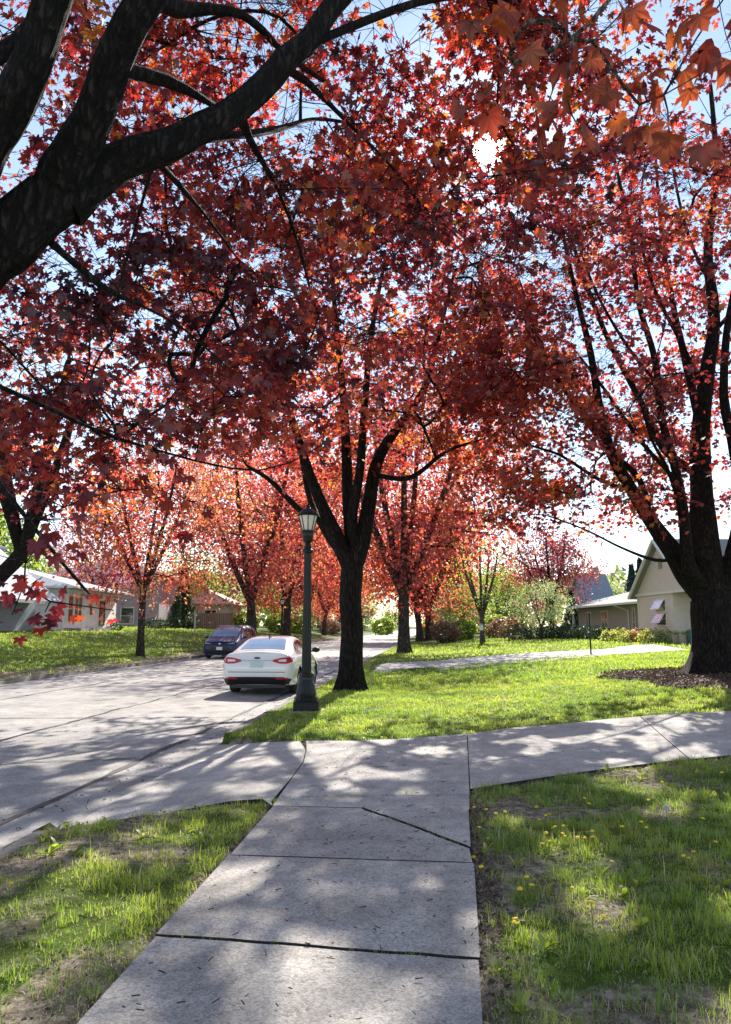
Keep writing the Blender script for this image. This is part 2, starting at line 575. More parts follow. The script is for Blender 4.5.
class MB:
    """small mesh builder for boxes, bars, lathes, prisms"""

    def __init__(s):
        s.v, s.f = [], []

    def add(s, V, Fc):
        o = len(s.v)
        s.v += [tuple(map(float, p)) for p in V]
        s.f += [tuple(i + o for i in f) for f in Fc]
        return s

    def box(s, x0, x1, y0, y1, z0, z1, M=None):
        V = [(x, y, z) for z in (z0, z1) for y in (y0, y1) for x in (x0, x1)]
        if M is not None:
            V = [tuple(M @ Vector(p)) for p in V]
        return s.add(V, [(0, 2, 3, 1), (4, 5, 7, 6), (0, 1, 5, 4), (2, 6, 7, 3), (0, 4, 6, 2), (1, 3, 7, 5)])

    def poly(s, pts, d):
        """prism: polygon pts extruded by vector d"""
        n = len(pts)
        V = list(pts) + [tuple(a + b for a, b in zip(p, d)) for p in pts]
        F_ = [tuple(range(n))[::-1], tuple(range(n, 2 * n))] + [(i, (i + 1) % n, n + (i + 1) % n, n + i) for i in range(n)]
        return s.add(V, F_)

    def lathe(s, prof, n=16, c=(0, 0), ph=0.0, cap=True):
        V, Fc = [], []
        for r, z in prof:
            for k in range(n):
                a = ph + 2 * PI * k / n
                V.append((c[0] + r * math.cos(a), c[1] + r * math.sin(a), z))
        for i in range(len(prof) - 1):
            for k in range(n):
                Fc.append((i * n + k, i * n + (k + 1) % n, (i + 1) * n + (k + 1) % n, (i + 1) * n + k))
        if cap:
            Fc.append(tuple(range(n))[::-1])
            Fc.append(tuple((len(prof) - 1) * n + k for k in range(n)))
        return s.add(V, Fc)

    def bar(s, a, b, r, n=6, r2=None):
        a, b = Vector(a), Vector(b)
        d = (b - a).normalized()
        u = d.orthogonal().normalized()
        w = d.cross(u)
        r2 = r if r2 is None else r2
        V = []
        for p, rr in ((a, r), (b, r2)):
            for k in range(n):
                t = 2 * PI * k / n
                V.append(p + (u * math.cos(t) + w * math.sin(t)) * rr)
        Fc = [(k, (k + 1) % n, n + (k + 1) % n, n + k) for k in range(n)] + [tuple(range(n))[::-1], tuple(range(n, 2 * n))]
        return s.add(V, Fc)

    def build(s, name, mat, parent=None, label=None, smooth=False, bevel=0.0):
        me = bpy.data.meshes.new(name)
        me.from_pydata(s.v, [], s.f)
        me.materials.append(MATS[mat])
        bm = bmesh.new()
        bm.from_mesh(me)
        bmesh.ops.recalc_face_normals(bm, faces=bm.faces)
        bm.to_mesh(me)
        bm.free()
        if smooth:
            for p in me.polygons:
                p.use_smooth = True
        o = link_mesh(name, me, parent, label)
        if bevel:
            b = o.modifiers.new('bevel', 'BEVEL')
            b.width = bevel
            b.segments = 2
            b.limit_method = 'ANGLE'
        return o


def copy_tree(o, parent=None):
    c = o.copy()
    COL.objects.link(c)
    if parent is not None:
        c.parent = parent
    for ch in [x for x in COL.objects if x.parent == o]:
        copy_tree(ch, c)
    return c


# ------------------------------------------------------------------ leaves
def fan(outline, fold=0.12, droop=0.25, pleat=0.0):
    # pleat raises the lobes over the notches between them
    """outline: list of (angle deg from tip, radius) for one side, tip first; leaf lies in xy, tip along +y, centre at leaf base"""
    pts = [(math.radians(a), r) for a, r in outline]
    mean_r = sum(r for a, r in outline) / len(outline)
    full = pts + [(-a, r) for a, r in reversed(pts[1:]) if abs(math.degrees(a)) < 179.5]
    V = [(0, 0, 0)]
    for a, r in full:
        x, y = r * math.sin(a), r * math.cos(a)
        V.append((x, y, abs(x) * fold - droop * (r ** 2) + pleat * (r - mean_r)))
    n = len(full)
    Fc = [(0, 1 + (i + 1) % n, 1 + i) for i in range(n)]
    return np.array(V), np.array(Fc)


LEAF_HI = fan([(0, 1.0), (9, .80), (17, .78), (22, .62), (31, .56), (39, .78), (47, .96), (55, .82), (63, .74), (73, .56), (88, .64), (100, .76), (116, .56), (140, .32), (168, .26), (180, .06)], .25, .6, .34)
LEAF_MID = fan([(0, 1.0), (13, .80), (26, .50), (38, .74), (48, .95), (60, .70), (74, .48), (98, .72), (120, .48), (150, .38), (180, .08)], .2, .3, .15)
LEAF_LO = fan([(0, 1.0), (24, .60), (48, .92), (80, .58), (130, .5)])
LEAF_Q = (np.array([(0, -.1, 0), (.5, .4, .08), (0, 1.0, -.2), (-.5, .4, .08)]), np.array([(0, 1, 2), (0, 2, 3)]))
NEEDLE = (np.array([(-.12, 0, 0), (.12, 0, 0), (0, 1.0, -.1)]), np.array([(0, 1, 2)]))


def leaves(pos, size, tpl, droop=(35, 25), rng=RNG, outward=None, tilt=0.5):
    """one transformed leaf template per position -> V, F, rnd"""
    n = len(pos)
    az = rng.uniform(0, 2 * PI, n)
    if outward is not None:
        az = np.arctan2(outward[:, 1], outward[:, 0]) + rng.normal(0, 0.9, n)
    ph = np.radians(rng.normal(droop[0], droop[1], n))
    T = np.stack([np.cos(az) * np.cos(ph), np.sin(az) * np.cos(ph), -np.sin(ph)], 1)
    up = np.stack([rng.normal(0, tilt, n), rng.normal(0, tilt, n), np.ones(n)], 1)
    Nn = up - (up * T).sum(1, keepdims=True) * T
    Nn /= np.linalg.norm(Nn, axis=1, keepdims=True) + 1e-9
    S = np.cross(T, Nn)
    tv, tf = tpl
    sz = np.asarray(size) * rng.uniform(0.7, 1.25, n) if np.ndim(size) == 0 else np.asarray(size)
    fold = rng.normal(1, 0.9, n)
    V = pos[:, None, :] + sz[:, None, None] * (tv[None, :, 0:1] * S[:, None, :] + tv[None, :, 1:2] * T[:, None, :] + (tv[None, :, 2] * fold[:, None])[..., None] * Nn[:, None, :])
    Fc = (tf[None] + (np.arange(n) * len(tv))[:, None, None]).reshape(-1, 3)
    return V.reshape(-1, 3), Fc, len(tf)


# ------------------------------------------------------------------ trees
class Skel:
    def __init__(s):
        s.p, s.par, s.r, s.w = [], [], [], []

    def limb(s, pts, radii, start=None, step=0.35):
        """polyline with radii; smooth; attached to node start; returns index list"""
        pts = [np.array(p, float) for p in pts]
        if start is not None:
            pts = [np.array(s.p[start])] + pts
            radii = [radii[0]] + list(radii)
        ids = []
        n = len(pts)
        for i in range(n - 1):
            p0, p1, p2, p3 = pts[max(i - 1, 0)], pts[i], pts[i + 1], pts[min(i + 2, n - 1)]
            L = np.linalg.norm(p2 - p1)
            k = max(2, int(math.ceil(L / step)))
            for j in range(k):
                t = j / k
                if i == 0 and j == 0 and start is not None:
                    continue
                q = 0.5 * ((2 * p1) + (-p0 + p2) * t + (2 * p0 - 5 * p1 + 4 * p2 - p3) * t * t + (-p0 + 3 * p1 - 3 * p2 + p3) * t ** 3)
                ids.append(s._n(q, ids[-1] if ids else (start if start is not None else -1), radii[i] * (1 - t) + radii[i + 1] * t))
        ids.append(s._n(pts[-1], ids[-1], radii[-1]))
        return ids

    def _n(s, q, par, r):
        s.p.append(tuple(q))
        s.par.append(par)
        s.r.append(r)
        return len(s.p) - 1

    def near(s, q):
        A = np.array(s.p)
        return int(np.argmin(((A - np.array(q)) ** 2).sum(1)))

    def grow(s, targets, seg=0.4, wig=0.09, sag=0.06, rng=RNG, tipr=0.004, expo=2.2, minr=0.0):
        """join every target to the nearest node"""
        T = np.array(targets)
        A = np.array(s.p)
        ok = np.array([i for i in range(len(s.p)) if s.p[i][2] > A[:, 2].min() + 0.25 * (A[:, 2].max() - A[:, 2].min())])
        d = np.full(len(T), 1e9)
        who = np.zeros(len(T), int)
        for i in ok:
            dd = ((T - A[i]) ** 2).sum(1)
            m = dd < d
            d[m] = dd[m]
            who[m] = i
        done = np.zeros(len(T), bool)
        ends = []
        for _ in range(len(T)):
            k = int(np.argmin(np.where(done, 1e9, d)))
            done[k] = True
            a, b = np.array(s.p[who[k]]), T[k]
            L = np.linalg.norm(b - a)
            n = max(1, int(math.ceil(L / seg)))
            last = who[k]
            pd = None
            if s.par[last] >= 0:
                pd = a - np.array(s.p[s.par[last]])
                pd = pd / (np.linalg.norm(pd) + 1e-9) * L * 0.25
            new = []
            for j in range(1, n + 1):
                t = j / n
                q = a + (b - a) * t
                if pd is not None:
                    q = q + pd * (4 * t * (1 - t)) * 0.5
                q = q + np.array([0, 0, -sag * L * t * (1 - t) * 2])
                if j < n:
                    q = q + rng.normal(0, wig * seg, 3)
                last = s._n(q, last, 0)
                new.append(last)
            ends.append(last)
            for i in new:
                dd = ((T - np.array(s.p[i])) ** 2).sum(1)
                m = (dd < d) & ~done
                d[m] = dd[m]
                who[m] = i
        # straighten the grown wood
        n = len(s.p)
        PA_ = np.array(s.p)
        par_ = np.array(s.par)
        grown = np.arange(n) >= len(A)
        isend = np.zeros(n, bool)
        isend[ends] = True
        for _ in range(10):
            sm, ct = np.zeros_like(PA_), np.zeros(n)
            k_ = par_ >= 0
            np.add.at(sm, par_[k_], PA_[k_])
            np.add.at(ct, par_[k_], 1)
            mv = grown & (ct > 0)
            PA_[mv] = .4 * PA_[mv] + .3 * PA_[par_[mv]] + .3 * sm[mv] / ct[mv][:, None]
        s.p = [tuple(q) for q in PA_]
        # weights
        n = len(s.p)
        w = np.zeros(n)
        for e in ends:
            w[e] = 1
        ch = [[] for _ in range(n)]
        for i in range(n - 1, -1, -1):
            if s.par[i] >= 0:
                w[s.par[i]] += w[i]
        for i in range(n):
            if s.par[i] >= 0:
                ch[s.par[i]].append(i)
        for i in range(n):
            c = tipr * max(w[i], 1) ** (1 / expo)
            s.r[i] = max(s.r[i], c) if s.r[i] == 0 else max(s.r[i], min(c, s.r[i] * 1.0))
            s.r[i] = max(s.r[i], minr)
        s.w = w
        s.ch = ch
        return ends

    def chains(s):
        ch = [[] for _ in s.p]
        for i, p in enumerate(s.par):
            if p >= 0:
                ch[p].append(i)
        out = []
        starts = [(i, -1) for i, p in enumerate(s.par) if p < 0]
        while starts:
            i, par = starts.pop()
            c = [par, i] if par >= 0 else [i]
            while ch[i]:
                nx = max(ch[i], key=lambda k: (s.r[k], s.w[k] if len(s.w) else 0))
                for k in ch[i]:
                    if k != nx:
                        starts.append((k, i))
                c.append(nx)
                i = nx
            out.append(c)
        return out

    def mesh(s, thick=0.09, nsides=26, crook=0.0, merge=False, sides_thin=5, bark='bark', flare=0.0, z0=0.0, ridge=0.10, detail=0.07):
        """-> (trunk mesh, branch mesh)"""
        buf = {0: ([], [], 0), 1: ([], [], 0)}
        for c in s.chains():
            pts = np.array([s.p[i] for i in c])
            rr = np.array([s.r[i] for i in c])
            par_start = len(c) > 1 and s.par[c[1]] == c[0] and s.r[c[0]] > s.r[c[1]] * 1.05
            if par_start:
                rr[0] = min(rr[0], rr[1] * 1.3)
            big = rr.max() > thick
            if big:
                seglen = np.linalg.norm(np.diff(pts, axis=0), axis=1)
                S = np.concatenate([[0], np.cumsum(seglen)])
                if S[-1] < 1e-3:
                    continue
                m = max(4, int(S[-1] / detail))
                q = np.linspace(0, S[-1], m)
                pts = np.stack([np.interp(q, S, pts[:, k]) for k in range(3)], 1)
                for _ in range(3):
                    pts[1:-1] = 0.25 * pts[:-2] + 0.5 * pts[1:-1] + 0.25 * pts[2:]
                rr = np.interp(q, S, rr)
                sides = nsides
                if crook:
                    sq = np.linspace(0, S[-1], len(pts))
                    for ax_ in range(3):
                        pts[:, ax_] += crook * (fbm(sq * 1.5 + 3.1 * ax_, pts[0][0] * 3 + ax_, 0, 3) - .5) * np.minimum(1, sq / .5) * 2
            else:
                sides = sides_thin
            n = len(pts)
            if n < 2:
                continue
            tg = np.zeros_like(pts)
            tg[1:-1] = pts[2:] - pts[:-2]
            tg[0] = pts[1] - pts[0]
            tg[-1] = pts[-1] - pts[-2]
            tg /= np.linalg.norm(tg, axis=1, keepdims=True) + 1e-9
            u = np.cross(tg[0], [0.3, 0.9, 0.1])
            u /= np.linalg.norm(u)
            rings = []
            ang = np.linspace(0, 2 * PI, sides, endpoint=False)
            for i in range(n):
                u = u - tg[i] * np.dot(u, tg[i])
                u /= np.linalg.norm(u) + 1e-9
                w = np.cross(tg[i], u)
                r = rr[i]
                if big:
                    ca, sa = np.cos(ang), np.sin(ang)
                    sc = 1.0 / max(r, 0.05) ** 0.5
                    R = r * (1 + ridge * (fbm(ca * 2.6 * sc * .6 + 9, sa * 2.6 * sc * .6 + 4, pts[i][2] * 0.9 + pts[i][0] * .4, 3) - 0.5) * 2
                             + ridge * 0.55 * (vn(ca * 7, sa * 7, pts[i][2] * 2.2) - 0.5) + ridge * (.45 if nsides > 30 else 0) * (vn(ca * 15 * r * 5, sa * 15 * r * 5, pts[i][2] * 7 + pts[i][0] * 7) - .5))
                    if flare:
                        hgt = pts[i][2] - z0
                        R = R * (1 + flare * math.exp(-max(hgt, 0) / 0.35) * (0.75 + 0.6 * np.sin(ang * 5 + 1.3) ** 2 + 0.3 * np.sin(ang * 3)))
                else:
                    R = np.full(sides, r)
                rings.append(pts[i] + (np.cos(ang) * R)[:, None] * u + (np.sin(ang) * R)[:, None] * w)
            V = np.concatenate(rings)
            idx = np.arange(n * sides).reshape(n, sides)
            a, b = idx[:-1], idx[1:]
            Fc = np.stack([a, np.roll(a, -1, 1), np.roll(b, -1, 1), b], -1).reshape(-1, 4)
            key = 0 if big or merge else 1
            vs, fs, off = buf[key]
            vs.append(V)
            fs.append(Fc + off)
            buf[key] = (vs, fs, off + len(V))
        res = []
        for k, nm in ((0, 'trunk'), (1, 'branches')):
            vs, fs, off = buf[k]
            res.append(np_mesh(nm, np.concatenate(vs), np.concatenate(fs), bark, smooth=True) if vs else None)
        return res


def ell_points(n, c, r, rng=RNG, shell=0.35, lumps=0.25, seed=0.0, zmin=None, acc=None):
    """points in a lumpy ellipsoid, denser towards its outside"""
    out = []
    while len(out) < n:
        d = rng.normal(0, 1, 3)
        d /= np.linalg.norm(d)
        k = rng.uniform(shell, 1.0) ** 0.6
        lump = 1 + lumps * 2 * (float(vn(d[0] * 2.2 + seed, d[1] * 2.2 + 7, d[2] * 2.2 + seed * 1.7)) - 0.5)
        p = np.array(c) + d * np.array(r) * k * lump
        if zmin is not None and p[2] < zmin:
            continue
        if acc is not None and not acc(p):
            continue
        out.append(p)
    return np.array(out)


def scatter(ends_p, per, sigma, rng=RNG, flat=0.6):
    n = len(ends_p)
    k = rng.poisson(per, n)
    idx = np.repeat(np.arange(n), k)
    o = rng.normal(0, 1, (len(idx), 3)) * np.array([sigma, sigma, sigma * flat])
    return ends_p[idx] + o, o


def sun_gap(pos, deg=1.6, keep=0.0, rng=RNG):
    """thin the leaves around the gap in the crowns where the sun comes through"""
    d = pos - np.array([0, 0, EYE])
    d /= np.linalg.norm(d, axis=1, keepdims=True)
    ang = np.degrees(np.arccos(np.clip(d @ SUN_DIR, -1, 1)))
    pk = np.clip((ang - deg * 0.5) / deg, keep, 1)
    return rng.uniform(0, 1, len(pos)) < pk


def sprays(ep, nt, per, length, rng, flat=.55, jit=.04):
    """short twigs fanning out of every branch end, with leaves along them -> leaf positions, outward vectors, twig mesh data"""
    n = len(ep)
    k = np.maximum(1, rng.poisson(nt, n))
    idx = np.repeat(np.arange(n), k)
    m = len(idx)
    az = rng.uniform(0, 2 * PI, m)
    el = rng.normal(-.05, .5, m) * flat
    L = length * rng.uniform(.35, 1.25, m)
    d = np.stack([np.cos(az) * np.cos(el), np.sin(az) * np.cos(el), np.sin(el)], 1) * L[:, None]
    a = ep[idx]
    mid = a + d * .5 + np.stack([rng.normal(0, .1, m) * L, rng.normal(0, .1, m) * L, .10 * L], 1)
    b = a + d + np.stack([np.zeros(m), np.zeros(m), -.22 * L], 1)
    kk = np.maximum(1, rng.poisson(per * L / length))
    j = np.repeat(np.arange(m), kk)
    t = rng.uniform(.15, 1.05, len(j))
    t = np.where(rng.uniform(0, 1, len(j)) < .35, rng.uniform(.85, 1.05, len(j)), t)[:, None]
    pos = (1 - t) ** 2 * a[j] + 2 * t * (1 - t) * (2 * mid[j] - .5 * (a[j] + b[j])) + t ** 2 * b[j]
    pos = pos + rng.normal(0, jit, pos.shape)
    # thin three-sided twigs
    V, r = [], .0028
    up = np.array([0, 0, 1.0])
    s_ = np.cross(d, up); s_ /= np.linalg.norm(s_, axis=1, keepdims=True) + 1e-9
    for p, rr in ((a, r * 1.3), (mid, r), (b, r * .5)):
        V += [p + s_ * rr, p - s_ * rr, p + up * rr * 1.4]
    V = np.stack(V, 1).reshape(-1, 3)
    q = []
    for o in (0, 3):
        for c in range(3):
            e = (c + 1) % 3
            q.append((o + c, o + e, o + 3 + e, o + 3 + c))
    Fc = (np.array(q)[None] + (np.arange(m) * 9)[:, None, None]).reshape(-1, 4)
    return pos, d[j], (V, Fc)


def dapple(pos, thr=0.44, fr=2.1):  # leaf holes shaped to let patches of sun fall on the ground
    """clumpy gaps between the sprays"""
    e1 = np.array([math.cos(SUN_AZ), -math.sin(SUN_AZ), 0])
    e2 = np.cross(SUN_DIR, e1)
    a, b = pos @ e1, pos @ e2
    w = 0.5 * (fbm(pos[:, 0] * .8, pos[:, 1] * .8, pos[:, 2] * .8, 2) - .5)
    f = fbm(a * fr + w, b * fr, 7.7, 2)
    big = fbm(a * .55 + 3, b * .55, 1.7, 2)
    c = np.array([0, 0, EYE])
    near_axis = np.hypot(a - c @ e1, b - c @ e2) < .8
    return (f > thr + (.5 - big) * .45) | near_axis


def tree_obj(name, loc, skel_meshes, crown, label, cat='tree', group=None):
    t = empty(name, loc, label, cat, group)
    for me, nm in zip(list(skel_meshes) + [crown], ('trunk', 'branches', 'crown')):
        if me is not None:
            link_mesh(nm, me, t)
    return t


def shift(me, off):
    me.transform(Matrix.Translation((-off[0], -off[1], -off[2])))
    return me

# ================================================================== SETTING
DRIVE_TOP = [(225, 737), (262, 739), (310, 742), (355, 742), (400, 740), (440, 737), (467, 734), (510, 729), (560, 725), (610, 720), (670, 715), (731, 712)]
DRIVE_BOT = [(0, 838), (60, 826), (120, 815), (180, 808), (230, 803), (262, 801), (282, 800), (330, 800), (470, 791), (520, 783), (560, 777), (610, 770), (660, 764), (731, 757)]


def street(x, y):
    return -0.135 if False else float(hz(x, y))


dt = [G(*p) for p in DRIVE_TOP]
db = [G(*p) for p in DRIVE_BOT]
# driveway carries on to the right, out of the picture
ex = np.array(dt[-1]) - np.array(dt[-2]); ex /= np.linalg.norm(ex)
dt.append(tuple(np.array(dt[-1]) + ex * 9)); db.append(tuple(np.array(db[-1]) + ex * 9))


def kx(y): return KR + SL * y
def kl(y): return KL + SL * y


# kerb ends of the apron
dt[0] = (kx(dt[0][1]) + 0.0, dt[0][1])
db[0] = (kx(db[0][1]) + 0.0, db[0][1])
DRIVE_POLY = [tuple(p) for p in db] + [tuple(p) for p in reversed(dt)]


def inside(poly, x, y):
    x, y = np.asarray(x, float), np.asarray(y, float)
    c = np.zeros(x.shape, bool)
    n = len(poly)
    for i in range(n):
        x1, y1 = poly[i]
        x2, y2 = poly[(i + 1) % n]
        if y1 == y2:
            continue
        t = ((y1 > y) != (y2 > y)) & (x < (x2 - x1) * (y - y1) / (y2 - y1) + x1)
        c ^= t
    return c


WL = [G(78, 1024), G(150, 946), G(215, 868), G(270, 806)]
WR = [G(487, 1024), G(480, 945), G(475, 860), G(470, 791)]
# walk carries on under and behind the camera
def ext(a, b, t): return (a[0] + (a[0] - b[0]) * t, a[1] + (a[1] - b[1]) * t)
wl0, wr0 = ext(WL[0], WL[-1], 2.6), ext(WR[0], WR[-1], 2.2)
WALK_POLY = [wl0] + WL + [tuple(p) for p in reversed(WR)] + [wr0]
PATH_T = [(372, 664), (410, 662.5), (450, 660), (490, 656.5), (530, 653.5), (570, 651.5), (605, 649.8), (632, 645.6), (655, 645.2)]
PATH_B = [(368, 673), (410, 669), (450, 666.5), (490, 663), (530, 660), (570, 657), (610, 655), (650, 653), (690, 650.5)]
pt = [G(*p) for p in PATH_T]
pb = [G(*p) for p in PATH_B]
PATH_POLY = pb + pt[::-1]
MUL_C = G(716, 677)
MUL_C = (MUL_C[0] + 0.1, MUL_C[1] + 0.3)


def mulch_w(x, y):
    a = np.arctan2(y - MUL_C[1], x - MUL_C[0])
    return np.hypot(x - MUL_C[0], (y - MUL_C[1]) * 0.75) / (2.35 + 0.35 * np.sin(a * 3 + 1) + 0.2 * np.sin(a * 7))


def grassy(x, y):
    x, y = np.asarray(x, float), np.asarray(y, float)
    u = x - KR - SL * y
    near = fbm(x * 2.1 + 3, y * 1.7 + 8, 0.3, 4)
    g_near = 0.25 + sstep(near, 0.35, 0.61) * 0.70
    far = 0.70 + 0.35 * sstep(fbm(x * 0.55 + 40, y * 0.55, 2.2, 4), 0.40, 0.60)
    k = sstep(y, 8.6, 11.5)
    k = np.where(u < -5, 1.0, k)
    g = g_near * (1 - k) + far * k
    # thin strip of dirt by the near walk
    dwalk = np.abs(x - (np.interp(y, [-3, WR[0][1], WR[3][1]], [wr0[0], WR[0][0], WR[3][0]])))
    g = np.where((y < 8) & (u > 0), g * sstep(dwalk + 0.12 * near, 0.05, 0.24), g)
    g = np.where((y < 8) & (u > 0) & (u < 0.35), g * 0.4, g)
    g = np.where((u < -LW) & (u > -LW - 0.9), g * 0.55 * sstep(near, 0.35, 0.6), g)
    g = g * sstep(mulch_w(x, y), 0.9, 1.1)
    return g


def slab_z0(u):
    k = 1 - sstep(u, -0.05, 1.5)
    return 0.02 * (1 - k) - 0.112 * k


def ghz(x, y):
    """height of the soil sheet: lawn height with small bumps, sunk under the drive, walk and street"""
    x, y = np.asarray(x, float), np.asarray(y, float)
    z = hz(x, y) + 0.03 * (fbm(x * 2.2, y * 2.2, 1.0, 3) - 0.5) * sstep(40 - y, 0, 20)
    u = x - KR - SL * y
    st = (u < -0.001) & (u > -LW + 0.001)
    z = np.where(st, -0.42, z)
    for poly in (DRIVE_POLY, WALK_POLY):
        z = np.where(inside(poly, x, y), z - 0.09, z)
    nearap = inside(DRIVE_POLY, x, y)
    for dy in (-.08, .08):
        nearap = nearap | inside(DRIVE_POLY, x, y + dy)
    z = np.where(nearap & (u < 1.2) & (u > -.001) & (y < 16), np.minimum(z, slab_z0(u) - .06), z)
    return z


def make_ground():
    ys = np.concatenate([np.arange(-30, -2, 2.0), np.arange(-2, 2, 0.5), np.arange(2, 16, 0.14), np.arange(16, 60, 0.8), np.arange(60, 140, 4), np.geomspace(140, 900, 14)])
    us = np.concatenate([-LW - np.geomspace(60, 0.3, 26) , -LW - np.array([0.0]), -LW + np.array([0.002]), [-LW / 2], [-0.002], [0.0],
                         np.arange(0.14, 9.5, 0.14), np.arange(9.5, 26, 0.8), np.geomspace(26, 700, 20)])
    us = np.concatenate([[-700, -300, -120], us])
    U, Y = np.meshgrid(us, ys)
    X = U + KR + SL * Y
    # flatten the shear far away
    Z = ghz(X, Y)
    V = np.stack([X, Y, Z], -1).reshape(-1, 3)
    n, m = U.shape
    idx = np.arange(n * m).reshape(n, m)
    Fc = np.stack([idx[:-1, :-1], idx[:-1, 1:], idx[1:, 1:], idx[1:, :-1]], -1).reshape(-1, 4)
    me = np_mesh('ground', V, Fc, 'lawn_soil', smooth=True)
    a = me.attributes.new('grassy', 'FLOAT', 'POINT')
    gg = grassy(V[:, 0], V[:, 1])
    gg = np.where(inside(DRIVE_POLY, V[:, 0], V[:, 1]) | inside(WALK_POLY, V[:, 0], V[:, 1]), -1.0, gg)
    a.data.foreach_set('value', gg.astype(np.float32))
    tag(link_mesh('ground', me), 'lawn soil rising gently towards the houses', kind='structure')


make_ground()


def strip_mesh(name, u0, u1, y0, y1, mat, dz=0.0, ny=None, nu=6, kerb=False):
    ys = np.concatenate([np.arange(y0, min(y1, 60), 0.5), np.arange(60, y1, 4), [y1]]) if y1 > 60 else np.linspace(y0, y1, max(2, int((y1 - y0) / 0.5)))
    us = np.linspace(u0, u1, nu)
    U, Y = np.meshgrid(us, ys)
    X = U + KR + SL * Y
    Uc = np.clip(U, -LW + 1e-3, -1e-3)
    Z = hz(Uc + KR + SL * Y, Y) + dz
    V = np.stack([X, Y, Z], -1).reshape(-1, 3)
    n, m = U.shape
    idx = np.arange(n * m).reshape(n, m)
    Fc = np.stack([idx[:-1, :-1], idx[:-1, 1:], idx[1:, 1:], idx[1:, :-1]], -1).reshape(-1, 4)
    return np_mesh(name, V, Fc, mat, smooth=True)


tag(link_mesh('road', strip_mesh('road', -LW, 0, -30, 400, 'asphalt', 0, nu=12)), 'pale asphalt street dappled with tree shadow', kind='structure')
tag(link_mesh('gutter', strip_mesh('gutter', -0.62, 0, -30, 300, 'gutter_concrete', 0.006, nu=3)), 'concrete gutter strip', kind='structure')
tag(link_mesh('gutter', strip_mesh('gutter', -LW, -LW + 0.5, -30, 300, 'gutter_concrete', 0.006, nu=3)), 'concrete gutter strip', kind='structure')


def crack_strip(name, pts, w, z=0.008, mat='tar', jit=0.3, zf=None, seed=0):
    """irregular dark crack along ground points"""
    r = np.random.default_rng(seed)
    q = []
    for a, b in zip(pts[:-1], pts[1:]):
        a, b = np.array(a), np.array(b)
        n = max(2, int(np.linalg.norm(b - a) / 0.07))
        for j in range(n):
            q.append(a + (b - a) * j / n)
    q.append(np.array(pts[-1]))
    q = np.array(q)
    t = np.zeros_like(q)
    t[1:-1] = q[2:] - q[:-2]; t[0] = q[1] - q[0]; t[-1] = q[-1] - q[-2]
    t /= np.linalg.norm(t, axis=1, keepdims=True)
    nn = np.stack([-t[:, 1], t[:, 0]], 1)
    s = np.arange(len(q)) * 0.07
    off = (fbm(s * 1.2 + seed, 3.3 + seed, 0, 4) - 0.5) * jit
    ww = w * (0.45 + 1.3 * fbm(s * 2.5, seed + 9.1, 0, 3))
    A = q + nn * (off + ww / 2)[:, None]
    B = q + nn * (off - ww / 2)[:, None]
    XY = np.concatenate([A, B])
    Z = (hz(XY[:, 0], XY[:, 1]) if zf is None else zf(XY[:, 0], XY[:, 1])) + z
    n = len(q)
    i = np.arange(n - 1)
    Fc = np.stack([i, i + 1, n + i + 1, n + i], 1)
    return np_mesh(name, np.column_stack([XY, Z]), Fc, mat)


def sp(u, y): return (u + KR + SL * y, y)


tag(link_mesh('road_seam', crack_strip('road_seam', [sp(-0.64, y) for y in np.arange(2, 90, 2.0)], 0.075, 0.012, jit=0.10, seed=4)), 'dark tar seam along the gutter', kind='structure')
for k, (a, b, w) in enumerate([((-3.4, 8), (-3.1, 40), .04), ((-7.0, 14), (-6.6, 50), .04), ((-9.6, 22), (-0.7, 23.2), .05), ((-9.6, 33), (-0.7, 33.8), .05), ((-8, 14.2), (-0.7, 15.2), .04), ((-5, 9.0), (-0.7, 10.6), .035)]):
    tag(link_mesh('road_crack', crack_strip('road_crack', [sp(*a), sp(*b)], w, 0.012, jit=0.22, seed=20 + k)), 'tar filled crack in the asphalt', kind='structure')
for k, y in enumerate(np.arange(3.2, 60, 3.1)):
    tag(link_mesh('gutter_joint', crack_strip('gutter_joint', [sp(-0.60, y), sp(-0.01, y)], 0.02, 0.014, jit=0.02, mat='joint_dirt', seed=50 + k)), 'joint across the gutter', kind='structure')


def kerb(u0, u1, y0, y1, seed):
    ys = np.arange(y0, y1 + 0.01, 0.25 if y1 < 80 else 0.5)
    prof = [(u0, -0.30), (u0, -0.02), (u0 + 0.03, 0.012), (u1 - 0.03, 0.012), (u1, -0.02), (u1, -0.30)]
    V = []
    for y in ys:
        e = (fbm(y * 1.3, seed, 0, 4) - 0.5) * 0.05
        gap = 0.02 if (int(y / 0.25) % 12 == 0) else 0.0
        ref = float(hz(KR + SL * y + 0.3, y))
        for u, z in prof:
            V.append((u + KR + SL * y + (e * .4 if u in (u0, u1) else 0), y, (z + ref - (gap if z > -0.1 else 0) + (e if z > 0 else 0))))
    n, m = len(ys), len(prof)
    idx = np.arange(n * m).reshape(n, m)
    Fc = np.stack([idx[:-1, :-1], idx[:-1, 1:], idx[1:, 1:], idx[1:, :-1]], -1).reshape(-1, 4)
    me = np_mesh('kerb', V, Fc, 'kerb_concrete', smooth=False)
    return me


tag(link_mesh('kerb', kerb(-0.005, 0.15, -30, db[0][1] - 0.25, 1.0)), 'concrete kerb before the driveway apron', kind='structure')
tag(link_mesh('kerb', kerb(-0.005, 0.15, dt[0][1] + 0.4, 160, 2.0)), 'concrete kerb beyond the driveway apron', kind='structure')
tag(link_mesh('kerb', kerb(-LW - 0.17, -LW + 0.005, -30, 160, 3.0)), 'worn concrete kerb across the street', kind='structure')


